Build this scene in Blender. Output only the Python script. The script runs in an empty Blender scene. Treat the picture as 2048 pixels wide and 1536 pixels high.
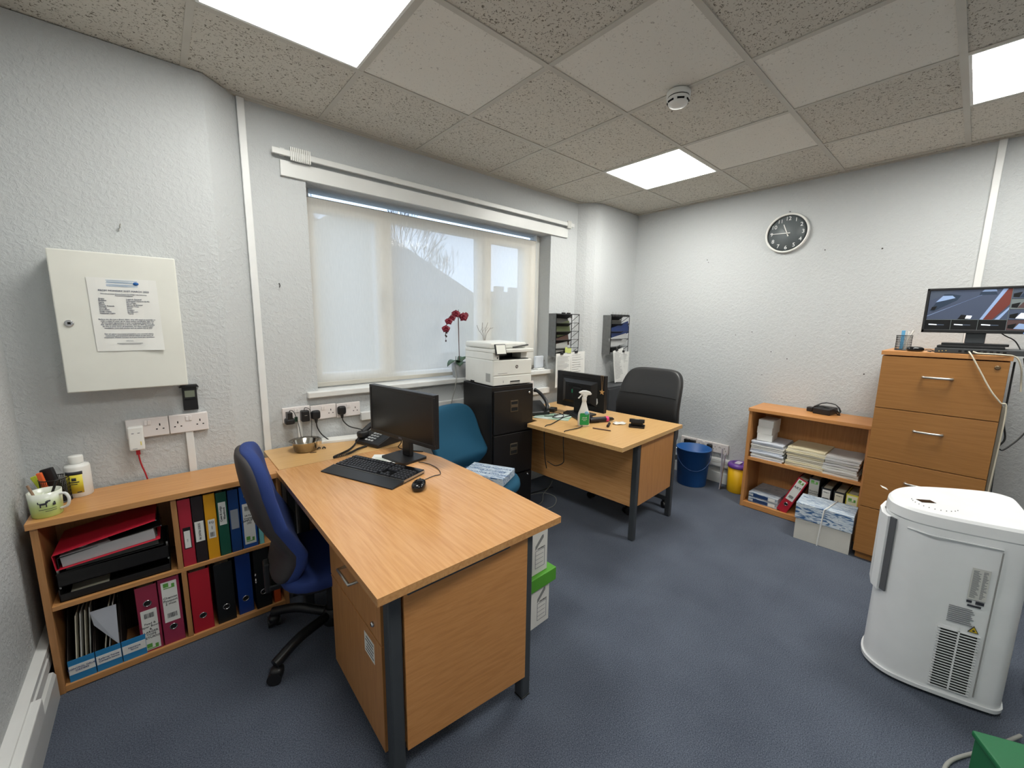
import bpy, math, random
from mathutils import Matrix, Vector
R = math.radians
S = bpy.context.scene
COL = S.collection
random.seed(7)

# ---------------------------------------------------------------- camera, world, exposure
cam_d = bpy.data.cameras.new('camera'); cam = bpy.data.objects.new('camera', cam_d); COL.objects.link(cam)
cam_d.sensor_width = 36; cam_d.lens = 36 * 805.639 / 2048; cam_d.clip_start = 0.05
cam.matrix_world = Matrix.Translation((-0.792, -2.5777, 1.467)) @ (Matrix.Rotation(-0.7192, 4, 'Z') @ Matrix.Rotation(1.4177, 4, 'X') @ Matrix.Rotation(0.0142, 4, 'Z'))
S.camera = cam
S.view_settings.view_transform = 'Standard'; S.view_settings.look = 'None'
S.view_settings.gamma = 1; S.view_settings.use_curve_mapping = False
S.view_settings.exposure = 0.0
W = bpy.data.worlds.new('sky'); S.world = W; W.use_nodes = True
bg = W.node_tree.nodes['Background']; bg.inputs[0].default_value = (0.60, 0.75, 1.0, 1); bg.inputs[1].default_value = 2.15
LAMP = 31.0      # radiance of the LED ceiling panels
CEIL = 2.571

# ---------------------------------------------------------------- materials
def srgb(r, g, b):
    f = lambda c: (c / 255 / 12.92) if c / 255 <= 0.04045 else ((c / 255 + 0.055) / 1.055) ** 2.4
    return (f(r), f(g), f(b), 1)
_mats = {}
def mat(name, col, rough=0.5, metal=0.0, spec=0.5, bump=0, bscale=60, vary=0, vscale=8, coat=0, emit=0, trans=0, sheen=0, alpha=1):
    if name in _mats: return _mats[name]
    m = bpy.data.materials.new(name); m.use_nodes = True; nt = m.node_tree; N = nt.nodes; b = N['Principled BSDF']
    c = srgb(*col)
    b.inputs['Base Color'].default_value = c; b.inputs['Roughness'].default_value = rough
    b.inputs['Metallic'].default_value = metal; b.inputs['Specular IOR Level'].default_value = spec
    b.inputs['Coat Weight'].default_value = coat; b.inputs['Transmission Weight'].default_value = trans
    b.inputs['Sheen Weight'].default_value = sheen; b.inputs['Alpha'].default_value = alpha
    if emit: b.inputs['Emission Color'].default_value = c; b.inputs['Emission Strength'].default_value = emit
    tc = N.new('ShaderNodeTexCoord')
    nz = N.new('ShaderNodeTexNoise'); nz.inputs['Scale'].default_value = vscale; nz.inputs['Detail'].default_value = 3
    nt.links.new(tc.outputs['Object'], nz.inputs['Vector'])
    mr = N.new('ShaderNodeMapRange'); v = vary or 0.03
    mr.inputs['From Min'].default_value = 0.3; mr.inputs['From Max'].default_value = 0.7
    mr.inputs['To Min'].default_value = 1 - v; mr.inputs['To Max'].default_value = 1 + v
    nt.links.new(nz.outputs['Fac'], mr.inputs['Value'])
    vm = N.new('ShaderNodeVectorMath'); vm.operation = 'SCALE'; vm.inputs[0].default_value = c[:3]
    nt.links.new(mr.outputs[0], vm.inputs['Scale']); nt.links.new(vm.outputs[0], b.inputs['Base Color'])
    if bump:
        n2 = N.new('ShaderNodeTexNoise'); n2.inputs['Scale'].default_value = bscale; n2.inputs['Detail'].default_value = 4
        nt.links.new(tc.outputs['Object'], n2.inputs['Vector'])
        bp = N.new('ShaderNodeBump'); bp.inputs['Strength'].default_value = bump; bp.inputs['Distance'].default_value = 0.004
        nt.links.new(n2.outputs['Fac'], bp.inputs['Height']); nt.links.new(bp.outputs[0], b.inputs['Normal'])
    _mats[name] = m; return m

def ramp_mat(name, stops, axis_scale, scale, detail=3, rough=0.4, bump=0.0, distort=0.0, coat=0):
    """noise stretched along an axis, through a colour ramp (wood, carpet, wrappers)"""
    if name in _mats: return _mats[name]
    m = bpy.data.materials.new(name); m.use_nodes = True; nt = m.node_tree; N = nt.nodes; L = nt.links; b = N['Principled BSDF']
    b.inputs['Roughness'].default_value = rough; b.inputs['Coat Weight'].default_value = coat; b.inputs['Coat Roughness'].default_value = 0.25
    tc = N.new('ShaderNodeTexCoord'); mp = N.new('ShaderNodeMapping'); mp.inputs['Scale'].default_value = axis_scale
    L.new(tc.outputs['Object'], mp.inputs['Vector'])
    nz = N.new('ShaderNodeTexNoise'); nz.inputs['Scale'].default_value = scale; nz.inputs['Detail'].default_value = detail; nz.inputs['Distortion'].default_value = distort
    L.new(mp.outputs[0], nz.inputs['Vector'])
    cr = N.new('ShaderNodeValToRGB'); L.new(nz.outputs['Fac'], cr.inputs['Fac'])
    els = cr.color_ramp.elements
    while len(els) < len(stops): els.new(0.5)
    for e, (p, c) in zip(els, stops): e.position = p; e.color = srgb(*c)
    L.new(cr.outputs[0], b.inputs['Base Color'])
    if bump:
        bp = N.new('ShaderNodeBump'); bp.inputs['Strength'].default_value = bump; bp.inputs['Distance'].default_value = 0.002
        L.new(nz.outputs['Fac'], bp.inputs['Height']); L.new(bp.outputs[0], b.inputs['Normal'])
    _mats[name] = m; return m

def wood(name, lo, mid, hi, axis, rough=0.35):
    sc = {'x': (0.8, 14, 14), 'y': (14, 0.8, 14), 'z': (14, 14, 0.8)}[axis]
    mixc = lambda a, b_, k: tuple(a[i] + (b_[i] - a[i]) * k for i in range(3))
    return ramp_mat(name, [(0.30, mixc(lo, mid, .35)), (0.5, mid), (0.70, mixc(hi, mid, .35))], sc, 7, 6, rough, 0.01, 0.4)

def wall_mat(name, col):
    m = bpy.data.materials.new(name); m.use_nodes = True; nt = m.node_tree; N = nt.nodes; L = nt.links; b = N['Principled BSDF']
    b.inputs['Base Color'].default_value = srgb(*col); b.inputs['Roughness'].default_value = 0.75; b.inputs['Specular IOR Level'].default_value = 0.3
    tc = N.new('ShaderNodeTexCoord')
    v = N.new('ShaderNodeTexNoise'); v.inputs['Scale'].default_value = 52; v.inputs['Detail'].default_value = 5; v.inputs['Roughness'].default_value = 0.62; v.inputs['Distortion'].default_value = 0.5
    L.new(tc.outputs['Object'], v.inputs['Vector'])
    r = N.new('ShaderNodeMapRange'); r.inputs['From Min'].default_value = 0.42; r.inputs['From Max'].default_value = 0.72
    L.new(v.outputs['Fac'], r.inputs['Value'])
    bp = N.new('ShaderNodeBump'); bp.inputs['Strength'].default_value = 0.5; bp.inputs['Distance'].default_value = 0.006
    L.new(r.outputs[0], bp.inputs['Height']); L.new(bp.outputs[0], b.inputs['Normal'])
    return m
M_WALL = wall_mat('wall woodchip paint', (194, 197, 198))
M_PAINT = mat('white gloss paint', (216, 217, 215), 0.35)
M_TRUNK = mat('white trunking plastic', (220, 221, 220), 0.4)

def ceiling_tile(name, base, dark, thr):
    m = bpy.data.materials.new(name); m.use_nodes = True; nt = m.node_tree; N = nt.nodes; L = nt.links; b = N['Principled BSDF']
    b.inputs['Roughness'].default_value = 0.9; b.inputs['Specular IOR Level'].default_value = 0.1
    tc = N.new('ShaderNodeTexCoord'); nz = N.new('ShaderNodeTexNoise'); nz.inputs['Scale'].default_value = 105; nz.inputs['Detail'].default_value = 1.5; nz.inputs['Distortion'].default_value = 1.2
    L.new(tc.outputs['Object'], nz.inputs['Vector'])
    cr = N.new('ShaderNodeValToRGB'); cr.color_ramp.elements[0].position = thr; cr.color_ramp.elements[0].color = srgb(*dark)
    cr.color_ramp.elements[1].position = thr + 0.06; cr.color_ramp.elements[1].color = srgb(*base)
    L.new(nz.outputs['Fac'], cr.inputs['Fac']); L.new(cr.outputs[0], b.inputs['Base Color'])
    bp = N.new('ShaderNodeBump'); bp.inputs['Strength'].default_value = 0.5; bp.inputs['Distance'].default_value = 0.003
    L.new(cr.outputs[0], bp.inputs['Height']); L.new(bp.outputs[0], b.inputs['Normal'])
    return m
M_CT = [ceiling_tile('fissured mineral tile', (208, 204, 194), (112, 106, 96), 0.33), ceiling_tile('smooth mineral tile', (222, 219, 211), (176, 171, 162), 0.29),
        ceiling_tile('pinholed mineral tile', (202, 198, 188), (122, 116, 106), 0.35)]
M_TEE = mat('ceiling grid steel', (188, 184, 174), 0.5)

def carpet():
    m = bpy.data.materials.new('blue grey carpet'); m.use_nodes = True; nt = m.node_tree; N = nt.nodes; L = nt.links; b = N['Principled BSDF']
    b.inputs['Roughness'].default_value = 0.95; b.inputs['Specular IOR Level'].default_value = 0.15; b.inputs['Sheen Weight'].default_value = 0.15
    tc = N.new('ShaderNodeTexCoord'); n1 = N.new('ShaderNodeTexNoise'); n1.inputs['Scale'].default_value = 260; n1.inputs['Detail'].default_value = 3
    n2 = N.new('ShaderNodeTexNoise'); n2.inputs['Scale'].default_value = 3.5; n2.inputs['Detail'].default_value = 4
    mx = N.new('ShaderNodeMix'); mx.data_type = 'FLOAT'; mx.inputs[0].default_value = 0.18
    for n in (n1, n2): L.new(tc.outputs['Object'], n.inputs['Vector'])
    L.new(n1.outputs['Fac'], mx.inputs[2]); L.new(n2.outputs['Fac'], mx.inputs[3])
    cr = N.new('ShaderNodeValToRGB'); e = cr.color_ramp.elements; e[0].position = 0.36; e[0].color = srgb(54, 60, 74); e[1].position = 0.64; e[1].color = srgb(98, 106, 120)
    L.new(mx.outputs[0], cr.inputs['Fac'])
    br = N.new('ShaderNodeTexBrick'); br.inputs['Scale'].default_value = 1; br.inputs['Brick Width'].default_value = 0.5; br.inputs['Row Height'].default_value = 0.5
    br.offset = 0; br.inputs['Mortar Size'].default_value = 0.0018; br.inputs['Mortar Smooth'].default_value = 0.6
    mpb = N.new('ShaderNodeMapping'); mpb.inputs['Location'].default_value = (0.26, 0.03, 0); L.new(tc.outputs['Object'], mpb.inputs['Vector']); L.new(mpb.outputs[0], br.inputs['Vector'])
    m2 = N.new('ShaderNodeMix'); m2.data_type = 'RGBA'; m2.blend_type = 'MULTIPLY'
    ml = N.new('ShaderNodeMath'); ml.operation = 'MULTIPLY'; ml.inputs[1].default_value = 0.12
    L.new(br.outputs['Fac'], ml.inputs[0]); L.new(ml.outputs[0], m2.inputs[0]); L.new(cr.outputs[0], m2.inputs[6]); m2.inputs[7].default_value = (0.15, 0.15, 0.2, 1)
    L.new(m2.outputs[2], b.inputs['Base Color'])
    bp = N.new('ShaderNodeBump'); bp.inputs['Strength'].default_value = 0.6; bp.inputs['Distance'].default_value = 0.003
    L.new(n1.outputs['Fac'], bp.inputs['Height']); L.new(bp.outputs[0], b.inputs['Normal'])
    return m

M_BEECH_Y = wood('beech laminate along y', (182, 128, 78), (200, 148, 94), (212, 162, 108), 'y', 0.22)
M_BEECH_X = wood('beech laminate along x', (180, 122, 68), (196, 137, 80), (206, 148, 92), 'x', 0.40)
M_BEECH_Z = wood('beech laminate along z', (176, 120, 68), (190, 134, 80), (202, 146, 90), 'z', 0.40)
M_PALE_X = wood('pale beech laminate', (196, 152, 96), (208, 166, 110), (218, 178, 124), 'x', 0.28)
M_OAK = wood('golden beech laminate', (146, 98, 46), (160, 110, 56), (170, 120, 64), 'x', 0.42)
M_GREYMET = mat('dark grey powder coated steel', (66, 70, 74), 0.45, 0.2, bump=0.1, bscale=300)
M_BLACK = mat('black plastic', (24, 24, 26), 0.4)
M_BLACKG = mat('glossy black plastic', (14, 14, 16), 0.15)
M_BLACKM = mat('black painted steel', (22, 20, 20), 0.38, 0.1, vary=0.05)
M_WHITE = mat('white plastic', (226, 226, 222), 0.35)
M_SOCKET = mat('white socket plastic', (224, 218, 216), 0.3)
M_CHROME = mat('chrome', (200, 200, 202), 0.15, 1.0)
M_SATIN = mat('satin nickel', (190, 188, 182), 0.35, 0.9)
M_PAPER = mat('white paper', (226, 226, 222), 0.8)
M_PAPER2 = mat('cream paper', (222, 216, 196), 0.85)
M_INK = mat('printed ink', (48, 50, 58), 0.7)
M_INKB = mat('blue ink', (40, 60, 120), 0.7)
M_FAINT = mat('faint printed ink', (120, 122, 128), 0.7)
M_HOLE = mat('dark recess', (12, 12, 12), 0.9)
M_CABLE = mat('black cable rubber', (20, 20, 20), 0.5)
M_CABLEG = mat('grey cable sheath', (150, 150, 145), 0.5)
M_CABLEW = mat('white cable sheath', (214, 206, 186), 0.5)
M_GREEN = mat('green print', (96, 160, 70), 0.6)

# ---------------------------------------------------------------- mesh builder
class B:
    def __init__(s): s.v = []; s.f = []; s.mi = []; s.sm = []; s.m = Matrix(); s.k = 0
    def at(s, loc=(0, 0, 0), rz=0, rx=0, ry=0):
        s.m = Matrix.Translation(loc) @ Matrix.Rotation(R(rz), 4, 'Z') @ Matrix.Rotation(R(ry), 4, 'Y') @ Matrix.Rotation(R(rx), 4, 'X'); return s
    def add(s, vs, fs, smooth=False):
        n = len(s.v); s.v += [tuple(s.m @ Vector(p)) for p in vs]
        for f in fs: s.f.append([n + i for i in f]); s.mi.append(s.k); s.sm.append(smooth)
        return s
    def box(s, x0, x1, y0, y1, z0, z1):
        return s.add([(x, y, z) for z in (z0, z1) for x, y in ((x0, y0), (x1, y0), (x1, y1), (x0, y1))],
                     [(3, 2, 1, 0), (4, 5, 6, 7), (0, 1, 5, 4), (1, 2, 6, 5), (2, 3, 7, 6), (3, 0, 4, 7)])
    def prism(s, poly, z0, z1, top=None, smooth=False):
        n = len(poly); t = top or poly
        vs = [(x, y, z0) for x, y in poly] + [(x, y, z1) for x, y in t]
        s.add(vs[:n], [list(range(n))[::-1]]); s.add(vs[n:], [list(range(n))])
        return s.add(vs, [(i, (i + 1) % n, n + (i + 1) % n, n + i) for i in range(n)], smooth)
    def slab(s, poly, y0, y1):      # polygon in xz, extruded along y
        n = len(poly); vs = [(x, y0, z) for x, z in poly] + [(x, y1, z) for x, z in poly]
        return s.add(vs, [list(range(n)), list(range(n, 2 * n))[::-1]] + [((i + 1) % n, i, n + i, n + (i + 1) % n) for i in range(n)])
    def lathe(s, prof, n=24, smooth=True, cap=True, ell=(1, 1)):
        vs = [(r * math.cos(2 * math.pi * i / n) * ell[0], r * math.sin(2 * math.pi * i / n) * ell[1], z) for r, z in prof for i in range(n)]
        fs = [(j * n + i, j * n + (i + 1) % n, (j + 1) * n + (i + 1) % n, (j + 1) * n + i) for j in range(len(prof) - 1) for i in range(n)]
        s.add(vs, fs, smooth)
        if cap: s.add(vs[:n], [list(range(n))[::-1]]); s.add(vs[-n:], [list(range(n))])
        return s
    def cyl(s, p0, p1, r, r1=None, n=14, smooth=True):
        return s.tube([p0, p1], [r, r if r1 is None else r1], n, smooth)
    def tube(s, pts, r, n=8, smooth=True):
        P = [Vector(p) for p in pts]; rs = r if isinstance(r, (list, tuple)) else [r] * len(P)
        vs = []; t = (P[1] - P[0]).normalized(); a = Vector((0, 0, 1)) if abs(t.z) < 0.9 else Vector((1, 0, 0)); u = t.cross(a).normalized()
        for i, q in enumerate(P):
            t = (P[min(i + 1, len(P) - 1)] - P[max(i - 1, 0)]).normalized()
            u = (u - t * u.dot(t)).normalized(); w = t.cross(u)
            vs += [tuple(q + (u * math.cos(2 * math.pi * k / n) + w * math.sin(2 * math.pi * k / n)) * rs[i]) for k in range(n)]
        fs = [(j * n + i, j * n + (i + 1) % n, (j + 1) * n + (i + 1) % n, (j + 1) * n + i) for j in range(len(P) - 1) for i in range(n)]
        s.add(vs, fs, smooth); s.add(vs[:n], [list(range(n))[::-1]]); s.add(vs[-n:], [list(range(n))]); return s
    def sup(s, c, d, e1=0.4, e2=0.4, bend=None, nu=28, nv=16):
        sg = lambda q, e: math.copysign(abs(q) ** e, q); vs = []
        for j in range(nv + 1):
            ph = -math.pi / 2 + math.pi * j / nv
            for i in range(nu):
                th = 2 * math.pi * i / nu
                p = [d[0] * sg(math.cos(ph), e1) * sg(math.cos(th), e2), d[1] * sg(math.cos(ph), e1) * sg(math.sin(th), e2), d[2] * sg(math.sin(ph), e1)]
                if bend: p = bend(*p)
                vs.append((c[0] + p[0], c[1] + p[1], c[2] + p[2]))
        return s.add(vs, [(j * nu + i, j * nu + (i + 1) % nu, (j + 1) * nu + (i + 1) % nu, (j + 1) * nu + i) for j in range(nv) for i in range(nu)], True)
    def ring(s, c, r, t, axis='y', n=20, k=6, ell=1):
        pts = []
        for i in range(n + 1):
            a = 2 * math.pi * i / n; p = (r * math.cos(a), r * math.sin(a) * ell)
            pts.append({'y': (c[0] + p[0], c[1], c[2] + p[1]), 'z': (c[0] + p[0], c[1] + p[1], c[2]), 'x': (c[0], c[1] + p[0], c[2] + p[1])}[axis])
        return s.tube(pts, t, k)
    def mesh(s, name, mats):
        me = bpy.data.meshes.new(name); me.from_pydata(s.v, [], s.f)
        for m_ in (mats if isinstance(mats, (list, tuple)) else [mats]): me.materials.append(m_)
        me.polygons.foreach_set('material_index', s.mi); me.polygons.foreach_set('use_smooth', s.sm); me.update(); return me

def spline(pts, k=6):
    P = [Vector(p) for p in pts]; P = [2 * P[0] - P[1]] + P + [2 * P[-1] - P[-2]]; out = []
    for i in range(1, len(P) - 2):
        for j in range(k):
            t = j / k; a, b, c, d = P[i - 1:i + 3]
            out.append(0.5 * ((2 * b) + (c - a) * t + (2 * a - 5 * b + 4 * c - d) * t * t + (3 * b - a - 3 * c + d) * t ** 3))
    return out + [P[-2]]
def rrect(x0, x1, y0, y1, r, n=5):
    out = []
    for cx, cy, a in ((x1 - r, y0 + r, -90), (x1 - r, y1 - r, 0), (x0 + r, y1 - r, 90), (x0 + r, y0 + r, 180)):
        for i in range(n + 1): t = R(a + 90 * i / n); out.append((cx + r * math.cos(t), cy + r * math.sin(t)))
    return out

def bevel(o, w, seg=2, ang=40):
    md = o.modifiers.new('bevel', 'BEVEL'); md.width = w; md.segments = seg; md.limit_method = 'ANGLE'; md.angle_limit = R(ang); return o
def P(name, par, b, mats, bv=0, label=None):            # a part
    o = bpy.data.objects.new(name, b.mesh(name, mats)); COL.objects.link(o); o.parent = par
    if bv: bevel(o, bv)
    if label: o['label'] = label
    return o
def T(name, label, cat, loc=(0, 0, 0), rz=0, group=None):   # a thing made of parts
    o = bpy.data.objects.new(name, None); COL.objects.link(o); o.location = loc; o.rotation_euler = (0, 0, R(rz))
    o.empty_display_size = 0.05; o['label'] = label; o['category'] = cat
    if group: o['group'] = group
    return o
def O(name, label, cat, b, mats, loc=(0, 0, 0), rz=0, group=None, bv=0):   # a thing that is one mesh
    o = P(name, None, b, mats, bv); o.location = loc; o.rotation_euler = (0, 0, R(rz)); o['label'] = label; o['category'] = cat
    if group: o['group'] = group
    return o
def ST(name, b, mats, bv=0, par=None):
    o = P(name, par, b, mats, bv)
    if par is None: o['kind'] = 'structure'
    return o
def dup(root, loc=None, rz=None, label=None, group=None, par=None):
    r = root.copy(); COL.objects.link(r)
    if par is not None: r.parent = par
    if loc is not None: r.location = loc
    if rz is not None: r.rotation_euler = (0, 0, R(rz))
    if label: r['label'] = label
    if group: r['group'] = group
    for ch in list(root.children): dup(ch, par=r)
    return r
def text(par, name, s_, size, loc, rot, m, align='CENTER', th=0.0004, xs=1):
    cu = bpy.data.curves.new(name, 'FONT'); cu.body = s_; cu.size = size; cu.align_x = align; cu.align_y = 'CENTER'; cu.extrude = th; cu.resolution_u = 3
    t = bpy.data.objects.new(name, cu); COL.objects.link(t)
    me = bpy.data.meshes.new_from_object(t.evaluated_get(bpy.context.evaluated_depsgraph_get()))
    bpy.data.objects.remove(t); bpy.data.curves.remove(cu)
    me.materials.clear(); me.materials.append(m)
    o = bpy.data.objects.new(name, me); COL.objects.link(o); o.parent = par; o.location = loc; o.rotation_euler = tuple(R(a) for a in rot); o.scale = (xs, 1, 1)
    return o
FRONT = (90, 0, 0)   # lettering that stands in the local xz plane and is read from -y

# ---------------------------------------------------------------- the room
b = B().box(-1.5, 3.4, -4.6, 0.4, -0.1, 0.0); ST('floor', b, carpet())
WY = 0.03
X0, X1, Z0, Z1 = -0.085, 1.93, 1.0, 2.24     # window opening
b = B()
b.box(-0.45, X0, WY, 0.27, 0, CEIL).box(X1, 2.4, WY, 0.27, 0, CEIL).box(X0, X1, WY, 0.27, 0, Z0).box(X0, X1, WY, 0.27, Z1, CEIL)
ST('wall_window', b, M_WALL)
ST('wall_window_left', B().prism([(-1.4, -0.10), (-0.535, -0.10), (-0.39, WY), (-0.39, 0.27), (-1.4, 0.27)], 0, CEIL), M_WALL)
ST('wall_window_right', B().prism([(2.285, WY), (2.34, -0.045), (2.40, -0.098), (2.47, -0.12), (3.3, -0.12), (3.3, 0.27), (2.285, 0.27)], 0, CEIL), M_WALL)
ST('wall_left', B().box(-1.4, -1.25, -4.4, -0.1, 0, CEIL), M_WALL)
ST('wall_right', B().box(3.07, 3.3, -4.4, -0.12, 0, CEIL), M_WALL)
ST('wall_back', B().box(-1.4, 3.3, -4.55, -4.4, 0, CEIL), M_WALL)
# suspended ceiling: tiles between exposed tees, open where the light panels sit
LIGHTS = [(-1, 1), (3, 1), (3, 4), (-1, 4)]
b = B(); h = 0.0115
smooth = {(0, 1): 1, (1, 2): 1, (2, 2): 1, (3, 2): 1, (2, 3): 1, (1, 1): 0, (4, 3): 2, (3, 0): 2, (4, 0): 2, (0, 2): 1, (1, 3): 1}
for i in range(-3, 6):
    for j in range(-1, 8):
        if (i, j) in LIGHTS: continue
        x0, x1, y0, y1 = i * .6 + h, (i + 1) * .6 - h, -(j + 1) * .6 + h, -j * .6 - h
        x0 = max(x0, -1.25); x1 = min(x1, 3.07); y1 = min(y1, 0.03); y0 = max(y0, -4.4)
        if x1 <= x0 or y1 <= y0: continue
        b.k = {(0, 1): 1, (1, 2): 1, (3, 2): 1, (2, 3): 1, (1, 1): 0}.get((i, j), random.choice([0, 0, 2]) if j > 0 else 2)
        b.box(x0, x1, y0, y1, CEIL + 0.004, CEIL + 0.02)
b.k = 3
for i in range(-2, 6): b.box(i * .6 - .0125, i * .6 + .0125, -4.4, 0.03, CEIL, CEIL + .006)
for j in range(0, 8): b.box(-1.25, 3.07, -j * .6 - .0125, -j * .6 + .0125, CEIL - .0005, CEIL + .0055)
b.box(-1.25, 3.07, .005, .03, CEIL - .003, CEIL + .003); b.box(3.045, 3.07, -4.4, -.12, CEIL - .003, CEIL + .003); b.box(-1.25, -1.225, -4.4, -.1, CEIL - .003, CEIL + .003)
b.box(-1.3, 3.2, -4.45, .2, CEIL + .12, CEIL + .14)
ST('ceiling', b, M_CT + [M_TEE])

M_LED = bpy.data.materials.new('led diffuser'); M_LED.use_nodes = True
_n = M_LED.node_tree.nodes; _b = _n['Principled BSDF']; _b.inputs['Emission Color'].default_value = (1.0, 0.995, 0.94, 1); _b.inputs['Emission Strength'].default_value = LAMP
M_LED2 = M_LED.copy(); M_LED2.node_tree.nodes['Principled BSDF'].inputs['Emission Strength'].default_value = LAMP * 0.72   # the two left panels are set dimmer to darken the left wall
LN = ['large bright LED ceiling panel above the left desk', 'bright LED ceiling panel in front of the clock wall, above the far desk',
      'LED ceiling panel cut off by the right edge of the picture', 'LED ceiling panel behind the camera on the left']
for (i, j), lb in zip(LIGHTS, LN):
    t = T('ceiling_light', lb, 'ceiling light', (i * .6 + .3, -j * .6 - .3, CEIL), 0, 'LED ceiling panels')
    b = B().box(-.2875, .2875, -.2875, -.277, 0.0005, .012).box(-.2875, .2875, .277, .2875, 0.0005, .012).box(-.2875, -.277, -.277, .277, 0.0005, .012).box(.277, .2875, -.277, .277, 0.0005, .012)
    P('frame', t, b, M_WHITE)
    P('diffuser', t, B().box(-.277, .277, -.277, .277, .004, .010), M_LED2 if i < 0 else M_LED)

# smoke detector
t = T('smoke_detector', 'round white smoke detector hanging from the ceiling grid', 'smoke detector', (1.20, -1.49, CEIL))
P('base', t, B().lathe([(.052, 0), (.055, -.004), (.055, -.022), (.05, -.024)], 32), M_WHITE)
P('gap_ring', t, B().lathe([(.049, -.024), (.049, -.028)], 32), M_HOLE)
P('body', t, B().lathe([(.050, -.028), (.053, -.032), (.050, -.040), (.046, -.043), (.046, -.052), (.040, -.060), (.022, -.066), (.001, -.068)], 32), M_WHITE)
b = B()
for q in range(6):
    b.at(rz=q * 60 + 12); b.box(-.016, .016, -.0485, -.0440, -.050, -.0425)
P('smoke_inlet', t, b, M_HOLE)

# skirtings and trunking
b = B().slab([(0, 0), (.045, 0), (.045, .10), (.038, .115), (0, .12)], -4.4, -.41); o = ST('baseboard_left', b, M_PAINT); o.location = (-1.25, 0, 0)
b = B().slab([(0, .125), (.03, .125), (.03, .165), (.022, .17), (.022, .18), (.03, .185), (.03, .205), (0, .21)], -1.55, -.12); o = ST('trim_1', b, M_TRUNK); o.location = (-1.25, 0, 0)
b = B().box(3.05, 3.07, -4.4, -.12, 0, .10); b.box(3.058, 3.07, -4.4, -.12, .10, .118); ST('baseboard_right', b, M_PAINT, .004)
b = B().box(3.04, 3.07, -4.4, -.12, .155, .235); b.box(3.034, 3.04, -4.4, -.12, .165, .192); b.box(3.034, 3.04, -4.4, -.12, .198, .225); ST('trim_2', b, M_TRUNK, .002)
b = B().box(-.39, 2.285, .012, WY, 0, .12); ST('baseboard_window', b, M_PAINT, .003)
ST('trim_9', B().box(-1.25, -1.196, -1.6, -.66, .125, .195), M_TRUNK, .004)
ST('trim_3', B().box(-.392, -.358, .008, WY, .60, CEIL - .003), M_TRUNK, .003)
ST('trim_4', B().box(3.050, 3.07, -2.556, -2.523, .3, CEIL - .003), M_TRUNK, .003)
ST('trim_5', B().box(-.735, -.705, -.118, -.10, .3, .925), M_TRUNK, .003)
ST('trim_6', B().box(.16, 1.93, -.005, WY, .815, .868), M_TRUNK, .003)
ST('trim_7', B().box(-.215, -.19, .012, WY, .60, .87), M_TRUNK, .002)
ST('trim_8', B().box(-.212, 2.135, .012, WY, 2.238, 2.318), M_PAINT, .002)
# window
win = ST('window_1', B().box(X0, X1, .17, .25, Z0 + .03, Z0 + .06).box(X0, X0 + .05, .17, .25, Z0, Z1).box(X1 - .05, X1, .17, .25, Z0, Z1), M_PAINT, .003)
def sash(x0, x1, z0, z1, t, y0=.16):
    return B().box(x0, x0 + t, y0, .235, z0, z1).box(x1 - t, x1, y0, .235, z0, z1).box(x0 + t, x1 - t, y0, .235, z0, z0 + t).box(x0 + t, x1 - t, y0, .235, z1 - t, z1)
P('window_frame', win, sash(-.075, .425, 1.06, 2.18, .06), M_WHITE, .004)
P('window_frame', win, sash(.43, 1.285, 1.03, 2.19, .058, .18), M_WHITE, .004)
P('window_frame', win, sash(1.29, 1.78, 1.04, 2.18, .065), M_WHITE, .004)
P('window_frame', win, B().box(1.78, X1 - .05, .17, .24, Z0 + .03, 2.18), M_WHITE, .004)
gl = bpy.data.materials.new('window glass'); gl.use_nodes = True; nt = gl.node_tree; nt.nodes.clear()
o_, tr, gs, mx = [nt.nodes.new(k) for k in ('ShaderNodeOutputMaterial', 'ShaderNodeBsdfTransparent', 'ShaderNodeBsdfGlossy', 'ShaderNodeMixShader')]
gs.inputs['Roughness'].default_value = 0.02; mx.inputs[0].default_value = 0.06; tr.inputs[0].default_value = (.94, .97, .96, 1)
nt.links.new(tr.outputs[0], mx.inputs[1]); nt.links.new(gs.outputs[0], mx.inputs[2]); nt.links.new(mx.outputs[0], o_.inputs[0])
for x0, x1, z0, z1 in ((-.02, .37, 1.115, 2.125), (.487, 1.228, 1.087, 2.133), (-.035, 1.88, 2.19, 2.24), (1.35, 1.72, 1.10, 2.12)): P('pane', win, B().add([(x0, .207, z0), (x1, .207, z0), (x1, .207, z1), (x0, .207, z1)], [(0, 1, 2, 3)]), gl)  # the long top strip is an added pane, so a bright line of sky shows
for hx in (.40, 1.32):
    P('window_handle', win, B().box(hx - .012, hx + .012, .152, .16, 1.60, 1.66).tube(spline([(hx, .163, 1.64), (hx, .158, 1.63), (hx + .006, .158, 1.58), (hx - .004, .158, 1.50)]), .007), M_SATIN)
# sill board
ST('window_sill', B().box(-.152, 1.967, -.012, WY + .001, .997, 1.034).box(X0, X1, WY, .17, .997, 1.034), M_PAINT, .006)

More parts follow.
